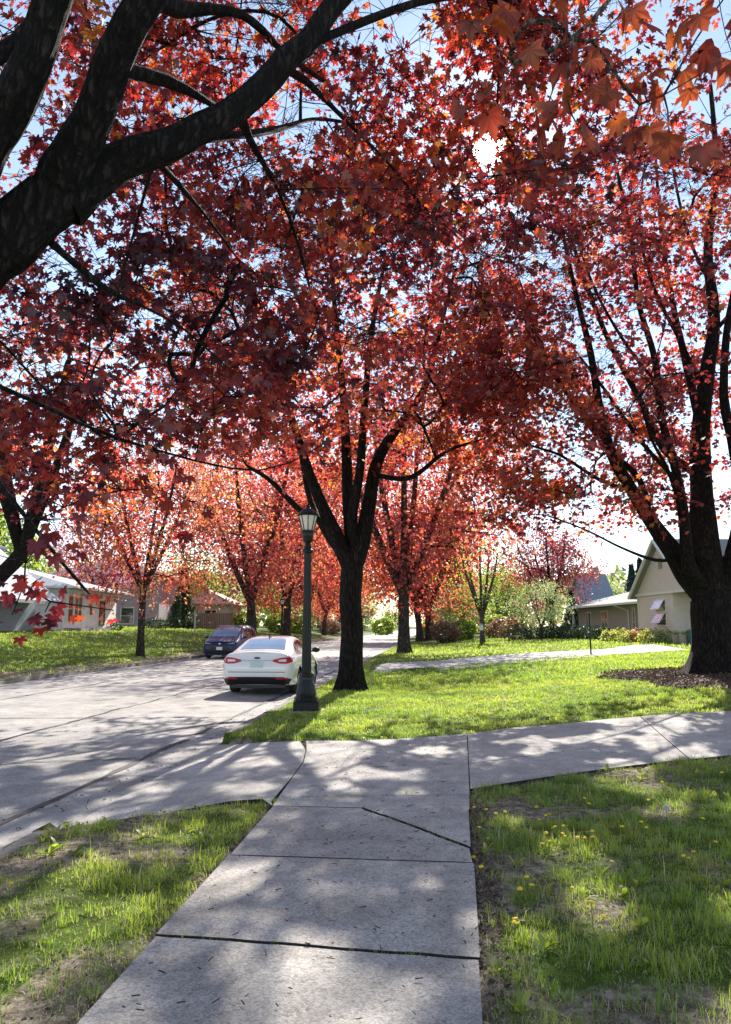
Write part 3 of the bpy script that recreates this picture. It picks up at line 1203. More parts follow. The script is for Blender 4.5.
def slab_z(x, y):
    x, y = np.asarray(x, float), np.asarray(y, float)
    u = x - KR - SL * y
    base = hz(np.maximum(u, 0.001) + KR + SL * y, y) + 0.02
    k = 1 - sstep(u, -0.05, 1.5)
    return base * (1 - k) + (-0.112) * k


def slab(name, poly, mat, label, dz=0.0, gap=0.008, thick=0.12, sub=0.35):
    """a concrete slab following the ground; poly in ground x, y"""
    c = np.mean(poly, axis=0)
    bm = bmesh.new()
    pts = []
    n = len(poly)
    # area sign
    A = sum(poly[i][0] * poly[(i + 1) % n][1] - poly[(i + 1) % n][0] * poly[i][1] for i in range(n))
    if A < 0:
        poly = list(reversed(poly))
    q = []
    for i in range(n):
        a, b, d = np.array(poly[i - 1]), np.array(poly[i]), np.array(poly[(i + 1) % n])
        e1 = (b - a) / (np.linalg.norm(b - a) + 1e-9)
        e2 = (d - b) / (np.linalg.norm(d - b) + 1e-9)
        n1, n2 = np.array([-e1[1], e1[0]]), np.array([-e2[1], e2[0]])
        bis = n1 + n2
        bis /= max(np.linalg.norm(bis), 0.3)
        q.append(b + bis * gap)
    for i in range(n):
        a, b = q[i], q[(i + 1) % n]
        k = max(1, int(np.linalg.norm(b - a) / sub))
        for j in range(k):
            pts.append(a + (b - a) * j / k)
    vs = [bm.verts.new((p[0], p[1], 0)) for p in pts]
    f = bm.faces.new(vs)
    bmesh.ops.triangulate(bm, faces=[f])
    for _ in range(6):
        long_ = [e for e in bm.edges if e.calc_length() > 0.7]
        if not long_:
            break
        bmesh.ops.subdivide_edges(bm, edges=long_, cuts=1)
        bmesh.ops.triangulate(bm, faces=bm.faces[:])
    top = bm.faces[:]
    xs = np.array([v.co.x for v in bm.verts]); ysv = np.array([v.co.y for v in bm.verts])
    zz = slab_z(xs, ysv)
    for v, z in zip(bm.verts, zz):
        v.co.z = float(z) + dz
    r = bmesh.ops.extrude_face_region(bm, geom=top)
    for g in r['geom']:
        if isinstance(g, bmesh.types.BMVert):
            pass
    low = set(v for f_ in top for v in f_.verts)
    ext_v = [g for g in r['geom'] if isinstance(g, bmesh.types.BMVert)]
    for v in ext_v:
        v.co.z -= 0.0
    # the originals become the underside
    for v in low:
        v.co.z -= thick
    bmesh.ops.recalc_face_normals(bm, faces=bm.faces)
    me = bpy.data.meshes.new(name)
    bm.to_mesh(me)
    bm.free()
    me.materials.append(MATS[mat])
    me.materials.append(MATS['joint_dirt'])
    for pl in me.polygons:
        if abs(pl.normal.z) < .5:
            pl.material_index = 1
    o = link_mesh(name, me)
    return tag(o, label, kind='structure')


def lerp(a, b, t): return (a[0] + (b[0] - a[0]) * t, a[1] + (b[1] - a[1]) * t)


def jag(a, b, amp, seed, n=14):
    a, b = np.array(a), np.array(b)
    d = b - a
    nn = np.array([-d[1], d[0]]) / np.linalg.norm(d)
    out = []
    for i in range(n + 1):
        t = i / n
        o = (float(fbm(t * 6 + seed, seed * 3.1, 0, 4)) - 0.5) * amp * (0 if i in (0, n) else 1)
        out.append(tuple(a + d * t + nn * o))
    return out


# near walk: joints seen at these pixel pairs
J0 = (G(272, 808), G(470, 812))            # open joint, walk meets drive
J1 = (G(228, 858), G(474.5, 866))
J2 = (G(155, 938), G(481, 962))
LB = [wl0, ext(J2[0], J1[0], 1.15)]
j3 = (ext(J2[0], J1[0], 1.05), ext(J2[1], J1[1], 1.05))
crk = jag(G(362, 810), G(471.5, 851), 0.05, 3.0, 16)
e1 = jag(J1[0], J1[1], 0.012, 5.0)
e2 = jag(J2[0], J2[1], 0.05, 6.0, 20)
j0m = G(362, 810)
slab('sidewalk', [J0[0], j0m] + crk[1:] + [J1[1]] + e1[::-1][1:], 'sidewalk_concrete', 'sidewalk slab with a diagonal crack', gap=0.018)
slab('sidewalk', [j0m, J0[1]] + [crk[-1]] + crk[::-1][1:-1], 'sidewalk_concrete', 'small cracked corner of the sidewalk', gap=0.018, dz=0.004)
slab('sidewalk', e1 + e2[::-1], 'sidewalk_concrete', 'sidewalk slab, pebbly concrete', gap=0.005)
slab('sidewalk', e2 + [j3[1], j3[0]], 'sidewalk_concrete', 'sidewalk slab nearest the viewer', gap=0.016, dz=-0.006)
slab('sidewalk', [j3[0], j3[1], wr0, wl0], 'sidewalk_concrete', 'sidewalk slab under the viewer', gap=0.006)
# drive: apron, centre panel, right panels
cJ = [G(300, 742), G(306, 752), G(303, 764), G(290, 782), G(272, 803)]
vJ = (G(467, 735), G(470, 791))
dtm, dbm = dt, db
iT = [p for p in dt if p[0] < G(296, 742)[0]]
iB = [p for p in db if p[0] < J0[0][0] - 0.08]
apB = iB + [J0[0]]
slab('driveway', apB + cJ[::-1][0:] + iT[::-1], 'drive_concrete', 'driveway apron sloping to the street', gap=0.006)
slab('driveway', [J0[0], j0m, J0[1], vJ[1], vJ[0], G(440, 737), G(400, 740), G(355, 742), G(306, 742)] + cJ[1:4], 'drive_concrete', 'driveway slab between walk and lawn', gap=0.007)
mid_a, mid_b = G(640, 717.5), G(690, 761)
topR = [p for p in dt if p[0] > vJ[0][0] + 0.02 and p[0] < mid_a[0] - 0.05]
botR = [p for p in db if p[0] > vJ[1][0] + 0.02 and p[0] < mid_b[0] - 0.05]
slab('driveway', [vJ[1]] + botR + [mid_b, mid_a] + topR[::-1] + [vJ[0]], 'drive_concrete', 'driveway slab curving to the right', gap=0.010)
topR = [p for p in dt if p[0] > mid_a[0] + 0.05]
botR = [p for p in db if p[0] > mid_b[0] + 0.05]
slab('driveway', [mid_b] + botR + topR[::-1] + [mid_a], 'drive_concrete', 'driveway slab leaving to the right', gap=0.010)
slab('footpath', PATH_POLY, 'drive_concrete', 'pale front walk crossing the lawn to the house', gap=0.0, dz=0.012)
for k, (ln, wd) in enumerate(((list(J0), .10), (crk, .09), (e2, .10), (e1, .06), (list(vJ), .08), (cJ, .06))):
    tag(link_mesh('joint_bed', crack_strip('joint_bed', ln, wd, -0.030, 'joint_dirt', 0.0, slab_z, 90 + k)), 'dark dirt in the gap between slabs', kind='structure')
# thin tooled lines across the drive
for k, (a, b) in enumerate([(G(300, 799), G(469, 797)), (G(330, 770), G(468, 765)), (G(470, 765), G(600, 748))]):
    tag(link_mesh('driveway_line', crack_strip('driveway_line', [a, b], 0.008, 0.003, 'joint_dirt', 0.02, slab_z, 70 + k)), 'tooled line in the concrete', kind='structure')
for k, (a, b) in enumerate([(G(185, 830), G(0, 905))]):
    pass


# ------------------------------------------------------------------ grass
def blades(n, box, dens, h, w, keep=None, seed=1, clump=True, thatch=False):
    r = np.random.default_rng(seed)
    x0, x1, y0, y1 = box
    x, y = r.uniform(x0, x1, n), r.uniform(y0, y1, n)
    g = grassy(x, y)
    c = fbm(x * 7, y * 7, 5.0, 3)
    pr = g * (0.35 + 1.1 * sstep(c, 0.35, 0.62))
    if thatch:
        pr = 0.35 + 0.65 * (1 - g)
    ok = (r.uniform(0, 1, n) < pr * dens) & ~inside(DRIVE_POLY, x, y) & ~inside(WALK_POLY, x, y) & ~inside(PATH_POLY, x, y)
    u = x - KR - SL * y
    ok &= (u > 0.17) | (u < -LW - 0.19)
    if keep is not None:
        ok &= keep(x, y)
    x, y, c = x[ok], y[ok], c[ok]
    n = len(x)
    z = ghz(x, y) - 0.008
    hh = h * r.uniform(0.45, 1.35, n) * (0.55 + 0.9 * sstep(c, 0.4, 0.7))
    az = r.uniform(0, 2 * PI, n)
    lean = np.abs(r.normal(0, 0.75, n)) * hh * (2.2 if thatch else 1)
    sx, sy = np.cos(az), np.sin(az)
    la = az + r.normal(PI / 2, 0.6, n)
    lx, ly = np.cos(la) * lean, np.sin(la) * lean
    ww = w * r.uniform(0.6, 1.3, n) / 2
    B = np.stack([x, y, z], 1)
    S = np.stack([sx * ww, sy * ww, np.zeros(n)], 1)
    M1 = B + np.stack([lx * .35, ly * .35, hh * .55], 1)
    T = B + np.stack([lx, ly, hh * np.sqrt(np.maximum(0.12, 1 - (lean / hh) ** 2 * .45))], 1)
    V = np.stack([B - S, B + S, M1 + S * .8, M1 - S * .8, T], 1).reshape(-1, 3)
    i = np.arange(n)[:, None] * 5
    Fc = np.concatenate([i + [[0, 1, 2]], i + [[0, 2, 3]], i + [[3, 2, 4]]], 1).reshape(-1, 3)
    patch = sstep(fbm(x * 1.1 + 9, y * 1.1, 3.0, 3), 0.3, 0.7)
    dry = r.uniform(0, 1, n) < (0.93 if thatch else 0.10)
    rnd = np.clip(0.15 + 0.55 * patch + r.normal(0, 0.14, n), 0, 0.9)
    rnd = np.where(dry, 1.0, rnd)
    return V, Fc, np.repeat(rnd, 3)


def grass_obj(name, lst, label):
    V, Fc, R, o = [], [], [], 0
    for v, f, r in lst:
        V.append(v); Fc.append(f + o); R.append(r); o += len(v)
    me = np_mesh(name, np.concatenate(V), np.concatenate(Fc), 'grass_blade', rnd=np.concatenate(R))
    tag(link_mesh(name, me), label, kind='stuff')
    print(name, len(me.polygons))


grass_obj('grass', [blades(400000, (0.3, 8.0, 1.2, 11.0), 0.9, 0.056, 0.0048, seed=1), blades(16000, (0.3, 8.0, 1.2, 11.0), 0.8, 0.10, 0.007, seed=71), blades(230000, (0.3, 8.0, 1.2, 11.0), 0.9, 0.026, 0.005, seed=81, thatch=True)], 'patchy tufts of grass with bare dirt between them beside the walk')
grass_obj('grass', [blades(130000, (-4.5, 0.0, 1.2, 8.0), 0.8, 0.050, 0.0048, seed=2), blades(5000, (-4.5, 0.0, 1.2, 8.0), 0.8, 0.09, 0.007, seed=72), blades(95000, (-4.5, 0.0, 1.2, 8.0), 0.9, 0.026, 0.005, seed=82, thatch=True)], 'thin patchy grass between the walk and the street')
grass_obj('grass', [blades(330000, (-3.5, 14, 10.5, 21), 1.0, 0.055, 0.012, seed=3), blades(150000, (-2, 20, 20, 34), 1.0, 0.07, 0.026, seed=4),
                    blades(70000, (-1, 32, 34, 75), 1.0, 0.09, 0.06, seed=5)], 'bright sunlit lawn grass beyond the driveway')
grass_obj('grass', [blades(110000, (-26, -8.5, 18, 42), 1.0, 0.075, 0.03, seed=6), blades(50000, (-34, -4, 42, 80), 1.0, 0.09, 0.06, seed=7)],
          'bright lawn grass across the street')


def litter(n, box, size, seed, keep=None, z=0.012, wgt=None):
    r = np.random.default_rng(seed)
    x, y = r.uniform(box[0], box[1], n), r.uniform(box[2], box[3], n)
    ok = ~inside(DRIVE_POLY, x, y) & ~inside(WALK_POLY, x, y)
    u = x - KR - SL * y
    ok &= (u > 0.16)
    ok &= r.uniform(0, 1, n) < (1.05 - grassy(x, y))
    if keep is not None:
        ok &= keep(x, y)
    x, y = x[ok], y[ok]
    n = len(x)
    pos = np.stack([x, y, ghz(x, y) + z * r.uniform(0.3, 2, n)], 1)
    V, Fc, k = leaves(pos, size, LEAF_Q, (0, 22), r, tilt=0.5)
    return V, Fc, np.repeat(r.uniform(0, 1, n), k)


V, Fc, R = litter(26000, (-4.5, 8, 1.2, 11), 0.020, 31)
V2, F2, R2 = litter(9000, (0.2, 1.9, 1.2, 8), 0.026, 32, keep=lambda x, y: np.abs(x - np.interp(y, [-3, WR[0][1], WR[3][1]], [wr0[0], WR[0][0], WR[3][0]])) < 0.16)
tag(link_mesh('leaf_litter', np_mesh('leaf_litter', np.concatenate([V, V2]), np.concatenate([Fc, F2 + len(V)]), 'litter', rnd=np.concatenate([R, R2]))),
    'dry leaf scraps and seed husks on bare dirt', kind='stuff')
# small twigs and scraps lying on the concrete
r_ = np.random.default_rng(5)
m_ = MB()
for k in range(330):
    y = r_.uniform(2.6, 11.0)
    xl_, xr_ = np.interp(y, [3.15, 6.8], [WL[0][0], WL[3][0]]), np.interp(y, [3.15, 7.6], [WR[0][0], WR[3][0]])
    x = r_.uniform(xl_ + .05, xr_ - .05)
    z = float(slab_z(x, y)) + 0.006
    a = r_.uniform(0, PI)
    L = r_.uniform(0.008, 0.045)
    m_.bar((x, y, z), (x + math.cos(a) * L, y + math.sin(a) * L, z + 0.003), r_.uniform(0.0012, 0.0035), 5)
for k in range(170):
    y = r_.uniform(7, 24)
    x = kx(y) - r_.uniform(0.05, 0.75)
    z = float(hz(x, y)) + 0.012
    a = r_.uniform(0, PI)
    L = r_.uniform(0.01, 0.045)
    m_.bar((x, y, z), (x + math.cos(a) * L, y + math.sin(a) * L, z + 0.004), 0.004, 5)
o = m_.build('debris', 'joint_dirt')
tag(o, 'small dark twigs and scraps lying on the concrete', kind='stuff')
# weeds growing from the joints
r_ = np.random.default_rng(9)
pts = []
for line, cnt in ((crk, 150), (e2, 130), ([J0[0], J0[1]], 20), ([vJ[1], vJ[0]], 30)):
    for _ in range(cnt):
        s = r_.uniform(0, len(line) - 1.001)
        if vn(s * 2.3, 3.0, cnt) < 0.62:
            continue
        a, b = line[int(s)], line[int(s) + 1]
        t = s - int(s)
        pts.append((a[0] + (b[0] - a[0]) * t + r_.normal(0, .006), a[1] + (b[1] - a[1]) * t + r_.normal(0, .006)))
pts = np.array(pts)
pos = np.column_stack([pts, slab_z(pts[:, 0], pts[:, 1]) - 0.012])
V, Fc, k = leaves(pos, 0.028, (np.array([(-.12, 0, 0), (.12, 0, 0), (0, 1.0, -.1)]), np.array([(0, 1, 2)])), (-60, 15), r_)
tag(link_mesh('weeds', np_mesh('weeds', V, Fc, 'grass_blade', rnd=r_.uniform(0.1, 0.7, len(pos)))), 'tiny weeds growing from the slab joints', kind='stuff')

# broad leaved weeds, rosettes in the near lawn
r_ = np.random.default_rng(19)
ps = []
for k in range(420):
    if k < 300: x, y = r_.uniform(.5, 6.5), r_.uniform(2.4, 10)
    else: x, y = r_.uniform(-4, 0), r_.uniform(2.4, 7)
    if inside(WALK_POLY, x, y) or inside(DRIVE_POLY, x, y) or vn(x * 1.1, y * 1.1, 9) < .45 or x < KR + SL * y + .2:
        continue
    for j in range(r_.integers(7, 14)):
        ps.append((x, y, float(ghz(x, y)) + .004, r_.uniform(.04, .11)))
ps = np.array(ps)
LONG = (np.array([(0, 0, 0), (.12, .35, .04), (.17, .75, 0), (0, 1.0, -.1), (-.17, .75, 0), (-.12, .35, .04)]), np.array([(0, 1, 5), (1, 4, 5), (1, 2, 4), (2, 3, 4)]))
V, Fc, k = leaves(ps[:, :3], ps[:, 3], LONG, (-28, 18), r_, tilt=.25)
tag(link_mesh('weeds', np_mesh('weeds', V, Fc, 'grass_blade', rnd=np.repeat(r_.uniform(.45, .88, len(ps)), k))), 'flat leafy weeds spread through the near grass', kind='stuff')

# mulch bed with chips around the big right-hand maple
r_ = np.random.default_rng(15)
ang = np.linspace(0, 2 * PI, 48, endpoint=False)
V, Fc = [], []
rings = [0.0, .3, .6, .85, 1.0, 1.06]
for i, k in enumerate(rings):
    R = (2.35 + 0.35 * np.sin(ang * 3 + 1) + 0.2 * np.sin(ang * 7)) * k
    x = MUL_C[0] + np.cos(ang) * R
    y = MUL_C[1] + np.sin(ang) * R / 0.75
    z = hz(x, y) + 0.07 * (1 - k ** 2) + (0.015 if k < 1.05 else -0.04) + 0.03 * (vn(x * 4, y * 4) - .5)
    V += list(zip(x, y, z))
idx = np.arange(len(V)).reshape(len(rings), 48)
Fc = np.stack([idx[:-1], np.roll(idx[:-1], -1, 1), np.roll(idx[1:], -1, 1), idx[1:]], -1).reshape(-1, 4)
tag(link_mesh('mulch_bed', np_mesh('mulch_bed', V, Fc, 'mulch', smooth=True)), 'dark mulch ring around the big maple', kind='structure')
n = 9000
a, R = r_.uniform(0, 2 * PI, n), np.sqrt(r_.uniform(0, 1, n)) * 1.08
R = R * (2.35 + 0.35 * np.sin(a * 3 + 1) + 0.2 * np.sin(a * 7))
x, y = MUL_C[0] + np.cos(a) * R, MUL_C[1] + np.sin(a) * R / 0.75
k = R / 2.4
pos = np.stack([x, y, hz(x, y) + 0.07 * np.maximum(0, 1 - k ** 2) + 0.03 + r_.uniform(0, .02, n)], 1)
V, Fc, kk = leaves(pos, 0.05, LEAF_Q, (0, 30), r_, tilt=0.8)
tag(link_mesh('mulch_chips', np_mesh('mulch_chips', V, Fc, 'litter', rnd=np.repeat(r_.uniform(0, .75, n), kk))), 'wood chips scattered around the big maple', kind='stuff')

# ------------------------------------------------------------------ dandelions
def dandelion_mesh(h):
    m = MB()
    m.bar((0, 0, -0.01), (0.006, 0.004, h), 0.0018, 5)
    nstem = len(m.f)
    c = (0.006, 0.004)
    prof = [(0.002, h - 0.002), (0.012, h + 0.001), (0.017, h + 0.005), (0.012, h + 0.010), (0.004, h + 0.012)]
    V = []
    n = 14
    for j, (r, z) in enumerate(prof):
        for k in range(n):
            rr = r * (1 if k % 2 else 0.78) if j in (1, 2) else r
            t = 2 * PI * k / n
            V.append((c[0] + rr * math.cos(t), c[1] + rr * math.sin(t), z))
    Fc = [(j * n + k, j * n + (k + 1) % n, (j + 1) * n + (k + 1) % n, (j + 1) * n + k) for j in range(4) for k in range(n)] + [tuple(4 * n + k for k in range(n))]
    m.add(V, Fc)
    me = bpy.data.meshes.new('dandelion')
    me.from_pydata(m.v, [], m.f)
    me.materials.append(MATS['stem_green'])
    me.materials.append(MATS['dandelion_yellow'])
    me.polygons.foreach_set('material_index', np.array([0] * nstem + [1] * (len(m.f) - nstem), np.int32))
    me.update()
    return me


dms = [dandelion_mesh(h) for h in (0.05, 0.07, 0.09)]
DP = [(549, 812), (546, 817), (541, 824), (553, 828), (558, 829), (567, 831), (548, 834), (562, 836), (567, 841), (543, 845), (549, 846), (579, 845), (585, 837), (593, 834), (586, 806),
      (594, 837), (622, 830), (641, 828), (645, 825), (473, 808), (489, 814), (497, 812), (505, 813), (479, 832), (486, 836), (484, 871), (528, 884), (530, 886), (573, 890), (520, 897), (537, 806),
      (518, 927), (521, 934), (516, 924), (604, 921), (592, 916), (689, 857), (693, 854), (686, 858), (702, 819), (716, 846), (664, 785), (690, 790), (722, 772), (615, 865), (651, 800), (474, 849), (583, 800)]
for k, (px, py) in enumerate(DP):
    x, y = G(px, py + 8)
    o = link_mesh('dandelion', dms[k % 3])
    o.location = (x, y, float(ghz(x, y)))
    o.rotation_euler = (random.uniform(-.25, .25), random.uniform(-.25, .25), random.uniform(0, 6))
    o.scale = (random.uniform(.9, 1.25),) * 3
    tag(o, 'small yellow dandelion in bloom in the patchy lawn right of the walk', 'dandelion', 'yellow dandelions in the near right lawn')
x, y = G(9, 896)
o = link_mesh('dandelion', dms[1]); o.location = (x, y, float(ghz(x, y)))
tag(o, 'lone yellow dandelion in the thin grass left of the walk', 'dandelion')
x, y = G(667, 822)
t = empty('dandelion_clock', (x, y, float(ghz(x, y))), 'white round dandelion seed head standing above the grass', 'dandelion')
MB().bar((0, 0, -.01), (0, 0, .10), .002, 5).build('stem', 'stem_green', t)
m = MB()
for k in range(160):
    ct = 1 - 2 * (k + .5) / 160
    st_ = math.sqrt(1 - ct * ct)
    ph = k * 2.39996
    d = Vector((st_ * math.cos(ph), st_ * math.sin(ph), ct))
    c = Vector((0, 0, .115))
    m.bar(c + d * .004, c + d * .024, .0006, 3, r2=.0032)
m.build('seed_head', 'seed_white', t)

# ================================================================== TREES
def crown_mesh(pos, out, size, tpl, mat, rng, droop=(35, 25), bias=0.0, tilt=0.5):
    V, Fc, k = leaves(pos, size, tpl, droop, rng, outward=out, tilt=tilt)
    n = len(pos)
    # colour varies from spray to spray as well as from leaf to leaf
    sp_ = fbm(pos[:, 0] * 0.9, pos[:, 1] * 0.9, pos[:, 2] * 0.9, 3)
    r = np.clip(0.5 + (sp_ - 0.5) * 1.7 + rng.normal(0, 0.19, n) + bias, 0, 1)
    return np_mesh('crown', V, Fc, mat, rnd=np.repeat(r, k))


def off_line(pos, px0, py0, rad):
    x, y, d = project(pos)
    return ((x - px0) ** 2 + (y - py0) ** 2 > rad ** 2)


# ---- near maple: trunk out of frame on the left, limbs over the walk
rg = np.random.default_rng(101)
S = Skel()
base = (-3.15, 3.7, -0.05)
tr = S.limb([base, (-3.05, 3.7, 1.2), (-2.6, 3.72, 2.45), P(-40, 278, 3.76), P(10, 246, 3.8)], [.31, .25, .21, .185, .175], step=.2)
fork = tr[-1]
lower = S.near(P(-60, 300, 3.75))
la = S.limb([P(60, 200, 3.85), P(115, 168, 3.95), P(185, 141, 4.1), P(240, 104, 4.3), P(300, 48, 4.55), P(352, -14, 4.9), P(395, -75, 5.4), P(430, -150, 6.2)],
            [.15, .105, .088, .080, .074, .066, .058, .05, .04], start=fork, step=.25)
lb = S.limb([P(62, 178, 3.78), P(88, 128, 3.7), P(112, 68, 3.6), P(150, -5, 3.5), P(175, -90, 3.4), P(200, -200, 3.2)],
            [.13, .100, .09, .08, .075, .06, .045], start=S.near(P(70, 190, 3.84)), step=.25)
lc = S.limb([P(-30, 165, 3.5), P(5, 115, 3.4), P(28, 70, 3.35), P(52, 10, 3.3), P(75, -80, 3.2), P(60, -200, 3.0)],
            [.15, .105, .09, .082, .078, .065, .05], start=S.near(P(-75, 290, 3.75)), step=.25)
ld = S.limb([P(-60, 100, 3.9), P(-5, 60, 4.0), P(38, 28, 4.2), P(70, -10, 4.5), P(100, -80, 5)], [.08, .055, .05, .045, .04, .03], start=S.near(P(-30, 180, 3.5)), step=.25)
# thinner limbs
S.limb([P(175, 9, 3.9), P(212, 9, 4.1), P(240, 14, 4.3), P(262, 30, 4.6), P(290, 58, 5.2), P(330, 85, 6.2)], [.05, .032, .03, .028, .024, .018, .010], start=S.near(P(152, 5, 3.5)))
S.limb([P(165, 80, 4.1), P(205, 100, 4.6), P(240, 125, 5.4), P(262, 160, 6.3)], [.04, .024, .02, .014, .008], start=S.near(P(130, 62, 3.6)))
S.limb([P(305, 80, 4.9), P(345, 120, 5.4), P(390, 165, 6.2), P(430, 215, 7.0)], [.03, .017, .014, .011, .007], start=S.near(P(285, 62, 4.5)))
S.limb([P(250, 140, 4.7), P(278, 190, 5.2), P(300, 250, 5.8), P(312, 300, 6.3)], [.026, .013, .011, .009, .006], start=S.near(P(235, 108, 4.3)))
S.limb([P(170, 175, 4.4), P(205, 215, 5.0), P(240, 262, 5.6)], [.022, .011, .009, .006], start=S.near(P(165, 152, 4.05)))
S.limb([P(150, 170, 4.2), P(140, 210, 4.6), P(160, 190, 4.3)][:2] + [P(118, 290, 5.0)], [.016, .009, .008, .005], start=S.near(P(150, 155, 4.0)))
S.limb([P(100, 285, 4.0), P(140, 305, 4.3), P(185, 330, 4.7), P(230, 370, 5.2)], [.02, .009, .008, .007, .005], start=S.near(P(55, 225, 3.82)))
# long low branches that carry the drooping sprays
S.limb([(-2.6, 4.6, 3.2), (-1.8, 5.4, 3.0), (-.9, 6.3, 2.95), P(330, 440, 7.0)], [.02, .010, .008, .006, .004], start=S.near((-2.7, 3.7, 2.2)))
S.limb([(-2.9, 5.0, 3.2), (-2.6, 5.2, 2.7), P(60, 560, 4.6), P(95, 600, 4.4)], [.04, .02, .012, .007, .004], start=S.near((-2.9, 3.7, 1.8)))
S.limb([(-.75, 5.6, 5.6), (-0.5, 7.4, 7.0), (0.0, 9.2, 8.2), (.4, 10.4, 9)], [.03, .02, .018, .014, .010], start=S.near(P(185, 143, 4.1)))
S.limb([(0.6, 5.6, 6.8), (1.6, 6.8, 7.8), (2.6, 8.4, 8.6)], [.03, .025, .02, .012], start=S.near(P(300, 48, 4.55)))
# branch reaching over the walk, above and right of the viewer
S.limb([(.35, 3.9, 5.4), (.9, 3.0, 4.9)], [.022, .018, .012], start=S.near(P(352, -14, 4.9)))


def near_ok(p):
    x, y, d = project(p)
    x, y, d = x[0], y[0], d[0]
    r = math.sqrt(p[0] ** 2 + p[1] ** 2 + (p[2] - EYE) ** 2)
    if r < 3.4:
        return False
    if d > 0 and p[1] > 0:
        # open sky between the crowns, high in the middle
        if 335 < x < 440 and -40 < y < 62 and rg.uniform() < .85:
            return False
        if r < 4.8 and (x - 60) < (300 - y) * 0.5 and y > -60 and y < 330 and rg.uniform() < .9:
            return False
    return True


T1 = ell_points(860, (-1.2, 8.2, 9.4), (8.4, 5.6, 5.4), rg, .2, .3, 1.0, zmin=4.6, acc=near_ok)
T1 = np.concatenate([T1, np.array([q for q in (P(rg.uniform(60, 640), rg.uniform(-140, 185), rg.uniform(5.8, 9.3)) for _ in range(330)) if near_ok(np.array(q))])])
T1b = ell_points(110, (-2.6, 0.0, 8.5), (5.5, 5.5, 4.0), rg, .5, .3, 5.0, zmin=4.5, acc=near_ok)
# curtain of low sprays: lower hull of the crown in front of the viewer
low = []
while len(low) < 230:
    px = rg.uniform(-60, 530)
    bottom = np.interp(px, [-60, 0, 60, 130, 200, 270, 330, 400, 450, 520, 560], [470, 475, 480, 465, 445, 420, 425, 365, 350, 300, 240])
    py = rg.uniform(170, bottom)
    Y = rg.uniform(5.4, 9.2) + (px > 250) * .8
    if px > 420 and rg.uniform() < .5: continue
    low.append(P(px, py, Y))
for _ in range(150):
    px = rg.uniform(-70, 300)
    low.append(P(px, rg.uniform(250, np.interp(px, [-60, 130, 300], [485, 470, 410])), rg.uniform(5.6, 9.5)))
T2 = np.array(low)
# sparse hanging tips
T3 = np.array([P(5, 585, 4.5), P(62, 600, 4.4), P(108, 608, 4.4), P(12, 615, 4.3), P(45, 612, 4.3),P(20, 590, 4.3), P(112, 610, 4.4), P(50, 588, 4.3),
               P(180, 488, 4.6), P(230, 415, 4.8), P(215, 440, 5.0), P(130, 460, 4.6), P(28, 520, 4.4), P(45, 490, 4.4), P(10, 500, 4.6)])
T4 = np.array([P(*q) for q in [(508, 12, 2.5), (470, 20, 2.9), (505, 78, 2.7), (555, 82, 2.5), (540, 128, 2.5), (588, 138, 2.35), (632, 132, 2.6), (668, 140, 2.4), (655, 70, 2.4), (700, 15, 2.2),
                              (640, 98, 2.7), (705, 122, 2.5), (600, 50, 2.6), (530, 50, 2.8), (568, 22, 2.5), (625, 20, 2.5), (690, 90, 2.5), (725, 60, 2.4), (485, 95, 3.0), (610, 105, 2.8), (575, 60, 2.9), (540, -15, 2.5), (650, -20, 2.5), (730, -10, 2.2)]])
allT = np.concatenate([T1, T1b, T2, T3])
ends = S.grow(allT, seg=.35, rng=rg, sag=.05, tipr=.003, expo=3.0)
ep = np.array([S.p[i] for i in ends])
n0 = len(T1) + len(T1b)
isT3 = np.array([np.min(((T3 - e) ** 2).sum(1)) < .02 for e in ep])
main, tips = ep[~isT3], ep[isT3]
pos, out, tw = sprays(main, 7, 8.5, .55, rg)
p2, o2 = scatter(tips, 5, .08, rg, .9)
k = near = np.array([True] * len(pos))
rr = np.linalg.norm(pos - np.array([0, 0, EYE]), axis=1)
ok = (rr > 3.0) & sun_gap(pos, 1.0, .05, rg) & dapple(pos)
x_, y_, d_ = project(pos)
ok &= ~((d_ > 0) & (x_ > 335) & (x_ < 435) & (y_ < 48) & (rg.uniform(0, 1, len(pos)) < .8))
# keep the big limbs readable: no sprays hang right in front of the fork
ok &= ~((d_ > 0) & (rr < 4.3) & (x_ < 380) & (y_ < 300) & (rg.uniform(0, 1, len(pos)) < .93))
pos, out = pos[ok], out[ok]
print('near leaves', len(pos), len(S.p))
S2 = Skel()
big = crown_mesh(np.concatenate([pos, p2]), np.concatenate([out, o2]), .060, LEAF_MID, 'near_leaf', rg, (42, 24), -0.10)
hang, ho = T4.copy(), rg.normal(0, 1, T4.shape)
h2, o2_ = scatter(T4, 1.5, .14, rg, .6)
hang, ho = np.concatenate([hang, h2]), np.concatenate([ho, o2_])
rr = np.linalg.norm(hang - np.array([0, 0, EYE]), axis=1)
hang, ho = hang[rr > 2.0], ho[rr > 2.0]
for t4 in T4:
    pass
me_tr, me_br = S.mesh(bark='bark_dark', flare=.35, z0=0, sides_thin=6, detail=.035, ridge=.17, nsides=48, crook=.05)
t = empty('maple_tree', base, 'close dark maple whose thick black limbs fork across the upper left above the walk', 'tree', 'red maples lining the street')
for me, nm in ((me_tr, 'trunk'), (me_br, 'branches'), (big, 'crown')):
    link_mesh(nm, shift(me, base), t)
